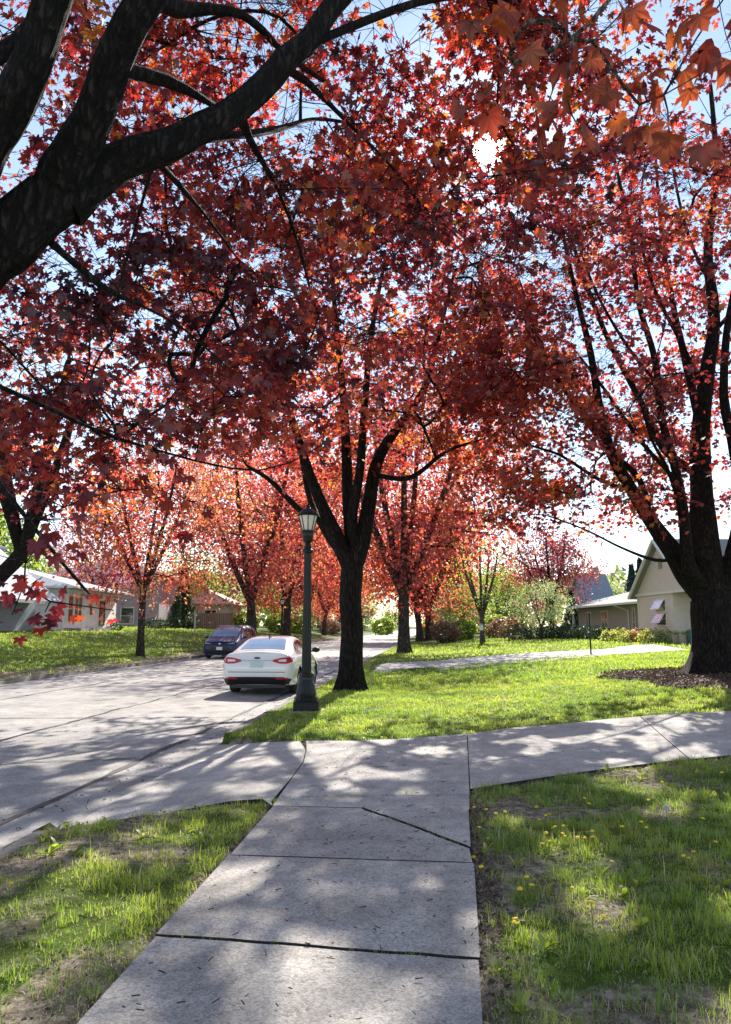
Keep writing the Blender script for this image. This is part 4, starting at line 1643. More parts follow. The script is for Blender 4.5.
# low twigs with large backlit leaves above the viewer, part of the same tree
S3 = Skel()
S3.limb([(.9, 3.0, 4.9), (1.15, 2.8, 4.45), P(620, -60, 2.6)], [.014, .009, .005])
e3 = S3.grow(T4, seg=.16, rng=rg, sag=.12, tipr=.0022)
m3 = S3.mesh(bark='bark_pale', sides_thin=6)[1]
link_mesh('twigs', shift(m3, base), t)
link_mesh('twigs', shift(np_mesh('twigs', tw[0], tw[1], 'bark_dark'), base), t)
V, Fc, k = leaves(hang, .078, LEAF_HI, (66, 18), rg, outward=ho, tilt=.35)
link_mesh('hanging_leaves', shift(np_mesh('hanging_leaves', V, Fc, 'hanging_leaf', rnd=np.clip(np.repeat(rg.normal(.60, .22, len(hang)), k) + np.tile(np.where(np.arange(k) % 4 < 2, .12, -.12), len(hang)), 0, 1)), base), t)


def red_tree(name, base, trunk, limbs, crown_c, crown_r, nclust, per, sig, size, tpl, mat, label, seed, zmin, minlimb=.03, bark='bark', acc=None, tipr=.005, extra=None, flare=.45, drop=(35, 25),
             bias=0.0, ridge=.1, gap=False, lumps=.3, shell=.35, detail=.07, seg=.45, origin=None, cat='tree', group=None):
    rg = np.random.default_rng(seed)
    S = Skel()
    tr = S.limb(trunk[0], trunk[1], step=.2)
    for pts, rad, at in limbs:
        S.limb(pts, rad, start=S.near(at))
    T = ell_points(nclust, crown_c, crown_r, rg, shell, lumps, seed * .37, zmin=zmin, acc=acc)
    if extra is not None:
        T = np.concatenate([T, extra(rg)])
    ends = S.grow(T, seg=seg, rng=rg, tipr=tipr, wig=.11, expo=3.0)
    ep = np.array([S.p[i] for i in ends])
    if gap:
        pos, out, tw = sprays(ep, 7, per / 7, sig * 1.5, rg, jit=.06)
    else:
        pos, out = scatter(ep, per, sig, rg, .65)
    if gap:
        ok = sun_gap(pos, .9, .05, rg) & dapple(pos)
        pos, out = pos[ok], out[ok]
    cr = crown_mesh(pos, pos - np.array(crown_c), size, tpl, mat, rg, drop, bias)
    a, b = S.mesh(bark=bark, flare=flare, z0=base[2], ridge=ridge, detail=detail)
    t = empty(name, base, label, cat, group or 'red maples lining the street')
    for me, nm in ((a, 'trunk'), (b, 'branches'), (cr, 'crown')):
        if me is not None:
            link_mesh(nm, shift(me, base), t)
    if gap:
        link_mesh('twigs', shift(np_mesh('twigs', tw[0], tw[1], bark), base), t)
    print(label[:40], 'leaves', len(pos), 'nodes', len(S.p))
    return t


# ---- middle maple beside the lamp post
mx_, my_ = G(351, 690)
mz = float(hz(mx_, my_))
Ym = my_
bm_ = (mx_, my_, mz - .06)
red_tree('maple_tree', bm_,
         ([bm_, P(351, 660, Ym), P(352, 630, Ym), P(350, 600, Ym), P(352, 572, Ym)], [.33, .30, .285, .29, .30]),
         [([P(340, 545, Ym), P(322, 505, Ym - .2), P(308, 470, Ym - .4), P(294, 425, Ym - .6), P(285, 395, Ym - .8), P(268, 330, Ym - .9)], [.22, .16, .13, .095, .07, .05, .02], P(352, 572, Ym)),
          ([P(352, 545, Ym + .2), P(348, 500, Ym + .3), P(346, 440, Ym + .4), P(342, 380, Ym + .5), P(335, 310, Ym + .6), P(330, 240, Ym + .6)], [.20, .16, .13, .10, .075, .05, .02], P(352, 572, Ym)),
          ([P(361, 545, Ym), P(369, 505, Ym - .1), P(376, 465, Ym - .2), P(392, 435, Ym - .3), P(412, 408, Ym - .3), P(428, 380, Ym - .4), P(440, 330, Ym - .5), P(455, 270, Ym - .5)], [.24, .19, .16, .13, .10, .085, .06, .04, .015], P(352, 572, Ym)),
          ([P(352, 520, Ym - .3), P(360, 470, Ym - .7), P(365, 400, Ym - 1.2), P(372, 330, Ym - 1.8), P(385, 260, Ym - 2)], [.14, .11, .09, .065, .04, .015], P(354, 555, Ym)),
          ([P(300, 510, Ym - .5), P(270, 480, Ym - 1.1), P(245, 465, Ym - 1.6)], [.08, .06, .04, .025], P(330, 525, Ym - .1)),
          ([P(410, 478, Ym - .6), P(445, 452, Ym - 1.0), P(480, 440, Ym - 1.4)], [.07, .045, .03, .02], P(374, 480, Ym)),
          ([P(330, 540, Ym + .6), P(310, 500, Ym + 1.6), P(300, 450, Ym + 2.6)], [.10, .08, .06, .04], P(345, 556, Ym))],
         (mx_ + .2, Ym - .3, 9.2), (6.2, 5.6, 4.7), 1050, 40, .42, .085, LEAF_LO, 'red_leaf', 'maple with a forked dark trunk standing just behind the lamp post', 5, 5.9, bark='bark_dark', gap=True, bias=.05)

# ---- big right-hand maple in the mulch ring
Yr = MUL_C[1]
br_ = (G(716, 676)[0], Yr, float(hz(*MUL_C)) + .02)
def R_(px, py, dy=0): return P(px, py, Yr + dy)
red_tree('maple_tree', br_,
         ([br_, R_(715, 650), R_(714, 625), R_(713, 600)], [.60, .54, .52, .54]),
         [([R_(690, 575), R_(672, 550, -.2), R_(650, 520, -.4), R_(632, 490, -.6), R_(612, 455, -.9), R_(600, 410, -1.1), R_(590, 350, -1.2), R_(575, 290, -1.4), R_(560, 220, -1.5)], [.34, .23, .18, .155, .13, .10, .08, .055, .035, .015], R_(714, 605)),
          ([R_(706, 560), R_(702, 500, .2), R_(700, 440, .3), R_(706, 380, .3), R_(714, 320, .3), R_(708, 250, .4), R_(716, 170, .4), R_(710, 80, .4)], [.40, .29, .24, .20, .16, .12, .085, .05, .02], R_(713, 600)),
          ([R_(690, 570, -.5), R_(684, 520, -.9), R_(676, 470, -1.1), R_(662, 420, -1.4), R_(655, 360, -1.6), R_(638, 300, -1.8), R_(630, 230, -2), R_(612, 150, -2)], [.17, .13, .11, .09, .075, .06, .045, .03, .014], R_(705, 590)),
          ([R_(735, 560, -.2), R_(742, 500, -.4), R_(733, 440, -.5), R_(724, 400, -.6), R_(727, 330, -.8), R_(740, 250, -1), R_(735, 150, -1)], [.27, .18, .14, .11, .09, .065, .04, .015], R_(716, 600)),
          ([R_(760, 560), R_(800, 500, .3), R_(850, 430, .5), R_(880, 340, .6), R_(900, 220, .6)], [.28, .2, .15, .11, .06, .02], R_(716, 605)),
          ([R_(640, 480, -.3), R_(600, 440, -.2), R_(560, 380, 0), R_(535, 330, .2), R_(520, 280, .2)], [.075, .06, .048, .035, .022, .010], R_(652, 520, -.4)),
          ([R_(665, 450, .5), R_(640, 400, .9), R_(604, 330, 1.4), R_(575, 250, 1.8), R_(560, 180, 2)], [.11, .085, .07, .05, .03, .012], R_(700, 470, .2)),
          ([R_(655, 560, -.8), R_(622, 548, -1.3), R_(590, 532, -1.8), R_(560, 520, -2.2), R_(535, 514, -2.5), R_(505, 520, -2.7)], [.045, .030, .024, .018, .013, .009, .005], R_(676, 555, -.2)),
          ([R_(690, 380, 1), R_(672, 300, 2), R_(660, 220, 2.6), R_(655, 140, 2.8)], [.11, .08, .055, .03, .012], R_(702, 430, .3)),
          ([R_(600, 480, -1.0), R_(560, 455, -1.3), R_(520, 440, -1.6), R_(490, 405, -1.8)], [.05, .035, .026, .017, .008], R_(632, 490, -.6)),
          ([R_(575, 400, -1.3), R_(545, 370, -1.6), R_(510, 350, -1.9)], [.045, .032, .022, .010], R_(606, 440, -.9)),
          ([R_(640, 440, -2.2), R_(605, 390, -2.8), R_(575, 350, -3.3)], [.05, .036, .024, .010], R_(676, 480, -1.1)),
          ([R_(630, 350, -2.2), R_(600, 300, -2.6), R_(580, 250, -3)], [.04, .03, .02, .01], R_(655, 380, -1.5)),
          ([R_(680, 340, 0), R_(655, 290, 0), R_(640, 230, 0), R_(645, 160, 0)], [.06, .045, .035, .022, .010], R_(704, 390, .3)),
          ([R_(740, 300, 0), R_(765, 240, 0), R_(770, 150, 0)], [.06, .045, .03, .012], R_(714, 330, .3)),
          ([R_(690, 240, 0), R_(675, 180, 0), R_(668, 120, 0)], [.045, .035, .022, .010], R_(712, 280, .3)),
          ([R_(668, 470, -2), R_(652, 440, -2.7), R_(640, 400, -3.4)], [.045, .034, .024, .010], R_(684, 520, -.9))],
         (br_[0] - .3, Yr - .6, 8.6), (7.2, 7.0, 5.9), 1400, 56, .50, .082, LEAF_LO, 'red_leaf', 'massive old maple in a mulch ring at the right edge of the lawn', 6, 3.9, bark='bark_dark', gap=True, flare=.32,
         acc=lambda p: not (p[2] < 5.0 and abs(p[0] - br_[0]) < 4.6) or RNG.uniform() < .12, tipr=.0055, lumps=.4,
         extra=lambda g: np.array([P(g.uniform(470, 680), g.uniform(360, 520) if q % 3 else g.uniform(180, 380), g.uniform(15.0, 20.5)) for q in range(330)]))


# ---- tree prototypes for the rows along the street
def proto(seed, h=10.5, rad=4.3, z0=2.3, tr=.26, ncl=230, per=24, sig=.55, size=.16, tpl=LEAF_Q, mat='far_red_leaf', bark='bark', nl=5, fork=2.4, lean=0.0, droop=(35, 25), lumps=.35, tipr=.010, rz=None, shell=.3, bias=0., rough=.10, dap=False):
    rg = np.random.default_rng(seed)
    S = Skel()
    S.limb([(0, 0, 0), (lean * .3, 0, fork * .5), (lean, 0, fork)], [tr * 1.05, tr * .92, tr * .9], step=.2)
    for k in range(nl):
        a = 2 * PI * k / nl + rg.uniform(-.4, .4)
        s_ = rg.uniform(.28, .6)
        S.limb([(lean + math.cos(a) * rad * s_ * .35, math.sin(a) * rad * s_ * .35, fork + (h - fork) * .22), (lean + math.cos(a) * rad * s_ * .75, math.sin(a) * rad * s_ * .75, fork + (h - fork) * .5),
                (lean + math.cos(a) * rad * s_, math.sin(a) * rad * s_, fork + (h - fork) * .75)], [tr * .6, tr * .45, tr * .3, tr * .15], start=S.near((lean, 0, fork)))
    c = (lean, 0, z0 + (h - z0) * .5)
    T = ell_points(ncl, c, (rad, rad, rz or (h - z0) * .52), rg, shell, lumps, seed * .7, zmin=z0 * .8)
    ends = S.grow(T, seg=.6, rng=rg, tipr=tipr, wig=.10)
    ep = np.array([S.p[i] for i in ends])
    pos, out = scatter(ep, per, sig, rg, .7)
    if dap:
        q = dapple(pos * .75 + seed, .42, 1.2)
        pos, out = pos[q], out[q]
    cr = crown_mesh(pos, pos - np.array(c), size, tpl, mat, rg, droop, bias)
    a, b = S.mesh(bark=bark, thick=.12, flare=.3, z0=0, ridge=rough, detail=.12, sides_thin=4, merge=True)
    return [('trunk', a), ('branches', b), ('crown', cr)]


def plant(pr, name, loc, rz, s, label, cat='tree', group=None, sz=None):
    group = group or {'maple_tree': 'red maples lining the street', 'garden_shrub': 'shrubs along the gardens and lot edges', 'leafy_tree': 'leafy trees behind the houses',
                      'spruce_tree': 'evergreens on the house lots'}.get(name)
    t = empty(name, loc, label, cat, group, rz)
    t.scale = (s, s, sz or s)
    for nm, me in pr:
        if me is not None:
            link_mesh(nm, me, t)
    return t


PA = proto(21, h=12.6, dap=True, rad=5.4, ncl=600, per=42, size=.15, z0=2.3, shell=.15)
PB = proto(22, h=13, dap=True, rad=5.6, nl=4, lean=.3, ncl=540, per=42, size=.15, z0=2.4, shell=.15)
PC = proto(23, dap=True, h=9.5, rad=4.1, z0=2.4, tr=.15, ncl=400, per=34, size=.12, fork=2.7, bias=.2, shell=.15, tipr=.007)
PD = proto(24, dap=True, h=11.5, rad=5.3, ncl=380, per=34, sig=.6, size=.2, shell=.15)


def gp(px, py):
    x, y = G(px, py)
    return (x, y, float(hz(x, y)) - .05)


def at(px, Y):
    x = (px - CXP) / (F / math.cos(PITCH)) * Y * 1.0
    x = P(px, 620, Y)[0]
    return (x, Y, float(hz(x, Y)) - .05)


# right-hand verge, beyond the middle maple
plant(PA, 'maple_tree', gp(404, 653), 1.0, 1.45, 'red maple with a knotted grey trunk, first beyond the front walk')
plant(PB, 'maple_tree', gp(420, 641), 2.4, 1.5, 'red maple whose leaning trunk shows right behind the knotted grey trunk')
plant(PD, 'maple_tree', at(428, 88), .4, 1.35, 'red maple further down the right verge, third after the forked one')
plant(PA, 'maple_tree', at(432, 112), 3.4, 1.15, 'distant red maple near the end of the right verge')
plant(PD, 'maple_tree', at(436, 140), 5.0, 1.2, 'farthest red maple of the right verge where the street bends')
# left verge across the street
plant(PC, 'maple_tree', gp(140, 656), .5, 1.18, 'slender orange red maple on the lawn across the street')
plant(PB, 'maple_tree', at(253, 59), 4.4, 1.38, 'dark trunked red maple on the far verge just behind the navy minivan')
plant(PA, 'maple_tree', at(287, 76), 2.0, 1.5, 'red maple on the left verge seen over the white sedan roof')
plant(PD, 'maple_tree', at(307, 92), 2.6, 1.3, 'red maple on the left verge next beyond the one over the sedan')
plant(PB, 'maple_tree', at(324, 108), 1.0, 1.1, 'small looking red maple on the left verge right of the lamp post')
plant(PD, 'maple_tree', at(338, 135), 1.9, 1.2, 'last red maple of the left verge, far down the street')
PL = proto(31, dap=True, h=12.5, rad=5.6, z0=5.0, tr=.28, nl=5, fork=3.6, lean=2.0, ncl=360, per=24, sig=.55, size=.13, tpl=LEAF_LO, mat='red_leaf', bark='bark_dark', bias=.1)
plant(PL, 'maple_tree', (-13.6, 25.2, float(hz(-13.6, 25.2)) - .05), .25, 1.0, 'maple across the street with a thick dark trunk leaning in from the left edge')
# trees further back on the lots
PP = proto(41, h=8.5, rad=4.0, z0=2.0, tr=.2, ncl=220, per=26, size=.15, mat='pink_blossom')
plant(PP, 'crabapple_tree', at(96, 66), .4, 1.12, 'pink blossoming crabapple behind the white house roof')
PU = proto(42, h=10, rad=5.0, z0=2.3, tr=.2, ncl=300, per=28, sig=.5, size=.17, mat='burgundy_leaf', bark='bark_dark', shell=.1, lumps=.45)
plant(PU, 'plum_tree', at(552, 75), .4, 1.14, 'sparse burgundy tree rising behind the pale green ornamental tree')
PG = proto(43, h=4.0, rad=2.15, z0=.8, tr=.055, ncl=130, per=34, sig=.24, size=.075, mat='pale_leaf', fork=.9, nl=6, tipr=.006, lumps=.25, rough=.04)
plant(PG, 'ornamental_tree', at(541, 60), 0, 1.2, 'small round pale green tree on the lawn left of the ranch house')
PH = proto(44, h=10, rad=3.2, z0=2.0, tr=.22, ncl=90, per=18, sig=.45, size=.16, mat='green_leaf', bark='bark_pale', fork=2.2, nl=5, rough=.05)
plant(PH, 'birch_tree', at(482, 62), 1.0, .92, 'light trunked tree with thin fresh green leaves, left of the pale round tree')
GT = proto(45, h=11, rad=4.8, z0=1.2, tr=.26, ncl=240, per=22, sig=.7, size=.30, mat='green_leaf')
GT2 = proto(46, h=9, rad=4.4, z0=.8, tr=.22, ncl=220, per=22, sig=.7, size=.30, mat='pale_leaf', bark='bark_pale')
GT3 = proto(47, h=12, rad=5.0, z0=1.5, tr=.3, ncl=170, per=14, sig=.7, size=.3, mat='thicket_leaf')
BG = [(GT, 10, 75, .9, 'leafy green tree at the far left beyond the blue roofed house'), (GT, -30, 60, 1.0, 'tall green tree partly cut by the left edge'),
      (GT, 190, 92, .8, 'green tree behind the minivan between the far houses'), (GT2, 222, 100, .8, 'yellow green tree behind the minivan roof'),
      (GT, 275, 120, .9, 'green tree far behind the white sedan'), (GT2, 318, 150, .9, 'pale green tree beyond the sedan, by the lamp post foot'),
      (GT2, 362, 190, .9, 'light green tree closing the view down the street'), (GT, 392, 175, .6, 'low green tree right of where the street ends'),
      (GT2, 462, 96, .8, 'pale green tree behind the gap in the right hand maples'), (GT, 500, 105, .8, 'green tree behind the light trunked one'),
      (GT3, 522, 112, .9, 'reddish bare looking tree in the far right thicket'), (GT2, 448, 130, .8, 'far pale tree low between the red maples'),
      (GT3, 475, 140, 1.1, 'tall thin reddish tree behind the birch like one'), (GT2, 608, 150, 1.0, 'faint pale tree over the roof of the slate roofed house')]
for k, (pr, px, Y, s, lb_) in enumerate(BG):
    plant(pr, 'leafy_tree', at(px, Y), k * 1.3, s, lb_)


# spruces
def spruce(seed, h, r0, n=2600, mat='dark_needle', size=.35, gap=.4):
    rg = np.random.default_rng(seed)
    S = Skel()
    S.limb([(0, 0, 0), (0, 0, h * .5), (0, 0, h)], [.18, .12, .03], step=.5)
    pos, out = [], []
    for k in range(n):
        z = gap + (h - gap) * rg.uniform(0, 1) ** 1.25
        tier = .72 + .28 * abs(math.sin(z * 3.1 + seed))
        a = rg.uniform(0, 2 * PI)
        r = r0 * (1 - z / h) ** .9 * tier * rg.uniform(.25, 1) ** .5 * (.8 + .4 * float(vn(a * 1.5, z * .9, seed)))
        pos.append((r * math.cos(a), r * math.sin(a), z - .12 * r))
        out.append((math.cos(a), math.sin(a), 0))
    pos, out = np.array(pos), np.array(out)
    V, Fc, k = leaves(pos, size, LEAF_Q, (15, 20), rg, outward=out, tilt=.6)
    cr = np_mesh('crown', V, Fc, mat, rnd=np.repeat(rg.uniform(0, 1, len(pos)), k))
    S.w = []
    a, b = S.mesh(bark='bark', thick=.1, detail=.4)
    return [('trunk', a), ('crown', cr)]


SPR = spruce(3, 14, 2.9, 3000, 'blue_needle', .55)
plant(SPR, 'spruce_tree', at(634, 105), 0, .64, 'far dark spruce, left one of the pair above the ranch roof')
plant(SPR, 'spruce_tree', at(643, 112), 1.2, .74, 'far dark spruce, right and taller looking of the pair above the ranch roof')
SP2 = spruce(8, 5.2, 1.5, 2400, 'dark_needle', .2, .1)
plant(SP2, 'spruce_tree', at(183, 74), 0, 1.2, 'dark evergreen left of the minivan beyond the lawn')
plant(SP2, 'spruce_tree', at(572, 70), 0, .8, 'dark narrow evergreen beside the far end of the ranch house')
plant(SP2, 'spruce_tree', at(668, 56), 2, 1.3, 'tall evergreen showing above the gable of the ranch house')


# shrubs
def shrub(seed, rx, ry, h, n, mat, size, label_=None):
    rg = np.random.default_rng(seed)
    S = Skel()
    S.limb([(0, 0, -.02), (0, 0, .12)], [.03, .03], step=.06)
    T = ell_points(40, (0, 0, h * .5), (rx * .85, ry * .85, h * .42), rg, .4, .3, seed, zmin=.1)
    S.grow(T, seg=.3, rng=rg, tipr=.006)
    a, b = S.mesh(bark='bark', thick=9, sides_thin=4)
    pos = ell_points(n, (0, 0, h * .5), (rx, ry, h * .52), rg, .55, .35, seed * 1.3, zmin=.0)
    V, Fc, k = leaves(pos, size, LEAF_Q, (20, 35), rg, outward=pos, tilt=.7)
    return [('stems', b), ('foliage', np_mesh('foliage', V, Fc, mat, rnd=np.repeat(rg.uniform(0, 1, len(pos)), k)))]


SH_D = shrub(1, 1.1, .9, 1.1, 900, 'dark_needle', .12)
SH_G = shrub(2, .7, .6, .75, 650, 'yard_plant', .10)
SH_C = shrub(3, .6, .5, .8, 550, 'copper_plant', .10)
SH_P = shrub(4, .7, .6, .9, 650, 'pale_leaf', .10)
SH_B = shrub(5, 1.8, 1.2, 2.2, 1600, 'green_leaf', .22)
SH_R = shrub(6, 1.8, 1.2, 2.0, 1500, 'thicket_leaf', .2)
for k, (pr, px, Y, s, lb_) in enumerate([
    (SH_D, 518, 66, 1.15, 'dark clipped shrub left of the pale round tree foot'), (SH_D, 535, 64, 1.1, 'dark clipped shrub right behind the thin stem of the pale tree'),
    (SH_D, 551, 64, 1.15, 'dark clipped shrub third along the hedge line'), (SH_D, 567, 62, 1.1, 'dark clipped shrub at the far corner of the ranch house'),
    (SH_D, 585, 58, 1.0, 'dark shrub under the ranch house porch window'), (SH_D, 601, 55, .9, 'dark rounded shrub left of the yellow green bedding shrubs'),
    (SH_G, 610, 50, 1.0, 'yellow green shrub at the left end of the flower bed'), (SH_G, 622, 48, 1.1, 'yellow green shrub second in the flower bed'),
    (SH_G, 630, 46.5, .9, 'low lime shrub in front of the downspout'), (SH_C, 638, 46, 1.05, 'coppery orange shrub in the middle of the flower bed'),
    (SH_G, 650, 44, 1.05, 'bright yellow green shrub below the open windows'), (SH_P, 662, 43, .95, 'greyish shrub at the right end of the flower bed'),
    (SH_R, 446, 72, 1.0, 'reddish thicket shrub left of the light trunked tree'), (SH_B, 462, 80, 1.0, 'green thicket shrub between maple trunks and birch like tree'),
    (SH_R, 505, 78, 1.0, 'reddish thicket shrub behind the light trunked tree'), (SH_B, 497, 84, 1.1, 'green thicket shrub behind the lawn edge'),
    (SH_B, 214, 88, .8, 'bushy green shrub behind the minivan hood'), (SH_B, 300, 98, 1.0, 'green shrub in shade beyond the sedan'), (SH_B, 278, 90, 1.0, 'green roadside shrub left of the lamp post'),
    (SH_R, 330, 115, 1.2, 'reddish roadside shrub right of the lamp post'), (SH_B, 383, 150, 1.5, 'green shrub at the end of the street'),
    (SH_D, 156, 66, .9, 'dark shrub at the wall of the two storey house'), (SH_D, 116, 55, .55, 'small dark shrub by the corner of the white house'), (SH_B, 430, 118, 1.2, 'far green shrub on the right lawn edge'),
    (SH_B, 246, 84, .9, 'green shrub right of the minivan'), (SH_R, 345, 150, 1.3, 'far reddish shrub left of the forked trunk')]):
    plant(pr, 'garden_shrub', at(px, Y), k * .9, s, lb_, 'shrub')

# far wood that closes the horizon
rg = np.random.default_rng(77)
n = 26000
th = rg.uniform(-1.05, 1.05, n)
rd = rg.uniform(165, 230, n)
top = 7 + 9 * fbm(th * 14, 2.0, rd * .02, 4)
x, y = rd * np.sin(th), rd * np.cos(th)
ok = np.abs(x - kx(y) + 5) > 7
th, rd, top, x, y = th[ok], rd[ok], top[ok], x[ok], y[ok]
z = 1.2 + top * rg.uniform(0, 1, len(x)) ** .7
pos = np.stack([x, y, z], 1)
V, Fc, k = leaves(pos, 1.5, LEAF_Q, (20, 35), rg, tilt=.8)
tag(link_mesh('woods', np_mesh('woods', V, Fc, 'far_green', rnd=np.repeat(np.clip(fbm(x * .06, y * .06, 3., 3) * 1.6 - .3 + rg.normal(0, .1, len(x)), 0, 1), k))), 'far belt of mixed green and brown woods behind the houses', kind='stuff')

# ================================================================== THINGS
def wp(t, name, mb, mat, label=None, **k):
    """build mesh given in world coordinates as a part of thing t (t may be a part one level down)"""
    o = mb.build(name, mat, t, label, **k)
    root = t
    while root.parent is not None:
        root = root.parent
    o.data.transform(Matrix.Translation(-Vector(root.location)))
    return o


def siding(name, col, axis=2, pitch=.17):
    m = simple(name, col, .65, var=.05, scale=3)
    N, L = m.node_tree.nodes, m.node_tree.links
    p = [n for n in N if n.type == 'BSDF_PRINCIPLED'][0]
    tc = N.new('ShaderNodeTexCoord')
    s = N.new('ShaderNodeSeparateXYZ')
    L.new(tc.outputs['Object'], s.inputs[0])
    a = N.new('ShaderNodeMath'); a.operation = 'DIVIDE'; a.inputs[1].default_value = pitch
    L.new(s.outputs[axis], a.inputs[0])
    f = N.new('ShaderNodeMath'); f.operation = 'FRACT'
    L.new(a.outputs[0], f.inputs[0])
    b = N.new('ShaderNodeBump'); b.inputs['Distance'].default_value = .03; b.inputs['Strength'].default_value = 1
    i = N.new('ShaderNodeMath'); i.operation = 'SUBTRACT'; i.inputs[0].default_value = 1
    L.new(f.outputs[0], i.inputs[1])
    L.new(i.outputs[0], b.inputs['Height'])
    L.new(b.outputs[0], p.inputs['Normal'])


siding('clap_cream', (0.70, 0.65, 0.56))
siding('board_cream', (0.70, 0.67, 0.61), 1, .30)
siding('clap_white', (0.85, 0.85, 0.84), 2, .2)
siding('clap_grey', (0.40, 0.37, 0.39), 2, .2)

# ---- street lamp
lx, ly = G(306, 711)
lz = float(hz(lx, ly))
def street_lamp(loc, label):
    t = empty('street_lamp', loc, label, 'street lamp', 'street lamps along the street', math.radians(4))
    b = MB().box(-.25, .25, -.25, .25, -.06, .20)
    b.build('plinth', 'black_metal', t, bevel=.025)
    base = MB().lathe([(.235, .20), (.24, .25), (.20, .29), (.205, .34), (.19, .40), (.165, .52), (.14, .60), (.135, .66), (.15, .68), (.15, .71), (.115, .73)], 12)
    base.build('base', 'post_green', t)
    n = 16
    V, Fc = [], []
    for j, z in enumerate((.73, 3.10)):
        r0 = .098 if j == 0 else .072
        for k in range(n * 2):
            a = PI * k / n
            r = r0 * (1 if k % 2 else .88)
            V.append((r * math.cos(a), r * math.sin(a), z))
    m = 2 * n
    Fc = [(k, (k + 1) % m, m + (k + 1) % m, m + k) for k in range(m)] + [tuple(range(m))[::-1], tuple(range(m, 2 * m))]
    MB().add(V, Fc).build('post', 'post_green', t)
    MB().lathe([(.075, 3.10), (.11, 3.13), (.115, 3.17), (.085, 3.20), (.075, 3.24), (.06, 3.30), (.085, 3.34), (.10, 3.37), (.115, 3.45), (.12, 3.52)], 14).build('collar', 'post_green', t)
    hd = MB().lathe([(.13, 3.52), (.145, 3.55), (.145, 3.57)], 8).build('lantern', 'black_metal', t)
    MB().lathe([(.105, 3.57), (.185, 3.87)], 8).build('glass', 'lamp_glass', hd)
    f = MB()
    for k in range(8):
        a = 2 * PI * k / 8
        f.bar((.112 * math.cos(a), .112 * math.sin(a), 3.57), (.192 * math.cos(a), .192 * math.sin(a), 3.87), .009, 5)
    f.build('glazing_bars', 'black_metal', hd)
    MB().lathe([(.215, 3.865), (.225, 3.885), (.215, 3.905), (.16, 3.96), (.09, 4.01), (.045, 4.035), (.04, 4.06), (.022, 4.07), (.03, 4.09), (.012, 4.13)], 16).build('hood', 'black_metal', t)
    MB().box(-.04, .04, -.245, -.238, .36, .5).build('hatch', 'post_green', t)
    return t


lamp = street_lamp((lx, ly, lz), 'tall dark green lamp post with a lantern, standing on the grass beside the white sedan')
l2 = copy_tree(lamp)
l2.location = at(282, 62)
l2['label'] = 'distant thin lamp post across the street above the sedan roof'
o = MB().box(lx - .33, lx + .33, ly - .31, ly + .33, lz - .1, lz + .018).build('lamp_footing', 'drive_concrete')
tag(o, 'low concrete footing under the near lamp post', kind='structure')


# ---- cars
def catmull(P_, t):
    """P_ (n,...) sampled at float positions t, ends clamped"""
    n = len(P_)
    i = np.clip(np.floor(t).astype(int), 0, n - 2)
    f = t - i
    p0, p1, p2, p3 = P_[np.maximum(i - 1, 0)], P_[i], P_[i + 1], P_[np.minimum(i + 2, n - 1)]
    f = f.reshape((-1,) + (1,) * (P_.ndim - 1))
    return 0.5 * (2 * p1 + (-p0 + p2) * f + (2 * p0 - 5 * p1 + 4 * p2 - p3) * f ** 2 + (-p0 + 3 * p1 - 3 * p2 + p3) * f ** 3)


def car_body(stations, arches, mat, parent):
    """stations: (x, [7 half-section points (dx, y, z)])"""
    rows = []
    for x, pts in stations:
        H = np.array([(x + d, y, z) for d, y, z in pts], float)
        full = np.concatenate([H, (H[1:-1] * [1, -1, 1])[::-1]])
        rows.append(full)
    first, last = rows[0].copy(), rows[-1].copy()
    first[:, 1] = 0; last[:, 1] = 0
    rows = [first] + rows + [last]
    R = np.array(rows)                       # (S, 12, 3)
    n = R.shape[1]
    t = np.linspace(0, n, n * 9, endpoint=False)
    ext_ = np.concatenate([R[:, -2:], R, R[:, :3]], 1)
    Q = np.moveaxis(catmull(np.moveaxis(ext_, 1, 0), t + 2), 0, 1)
    s = [np.linspace(0, 1, 8, endpoint=False)]
    for i in range(1, len(rows) - 2):
        L_ = abs(rows[i + 1][0, 0] - rows[i][0, 0])
        s.append(i + np.linspace(0, 1, max(4, int(L_ / .03)), endpoint=False))
    s.append(len(rows) - 2 + np.linspace(0, 1, 8))
    s = np.concatenate(s)
    C = catmull(Q[1:-1], np.clip(s - 1, 0, len(rows) - 3))
    # the two end caps run straight to the centre line
    a = s < 1
    C[a] = Q[0] + (Q[1] - Q[0]) * s[a][:, None, None]
    b = s > len(rows) - 2
    k = (s[b] - (len(rows) - 2))[:, None, None]
    C[b] = Q[-2] + (Q[-1] - Q[-2]) * k
    m_, n_ = C.shape[:2]
    V = C.reshape(-1, 3)
    idx = np.arange(m_ * n_).reshape(m_, n_)
    Fc = np.stack([idx[:-1], np.roll(idx[:-1], -1, 1), np.roll(idx[1:], -1, 1), idx[1:]], -1).reshape(-1, 4)
    solid = BVHTree.FromPolygons([tuple(v) for v in V], [tuple(f) for f in Fc])
    keep = np.ones(len(Fc), bool)
    for ax, az, ar in arches:
        d = np.hypot(V[:, 0] - ax, V[:, 2] - az)
        mv = (np.abs(d - ar) < .022) & (np.abs(V[:, 1]) > .6) & (V[:, 2] < az + ar + .05)
        k = ar / np.maximum(d[mv], 1e-3)
        V[mv, 0] = ax + (V[mv, 0] - ax) * k
        V[mv, 2] = az + (V[mv, 2] - az) * k
        c = V[Fc].mean(1)
        dd = np.hypot(c[:, 0] - ax, c[:, 2] - az)
        keep &= ~((dd < ar) & (np.abs(c[:, 1]) > .6))
    me = np_mesh('body', V, Fc[keep], mat, smooth=True)
    return link_mesh('body', me, parent), solid


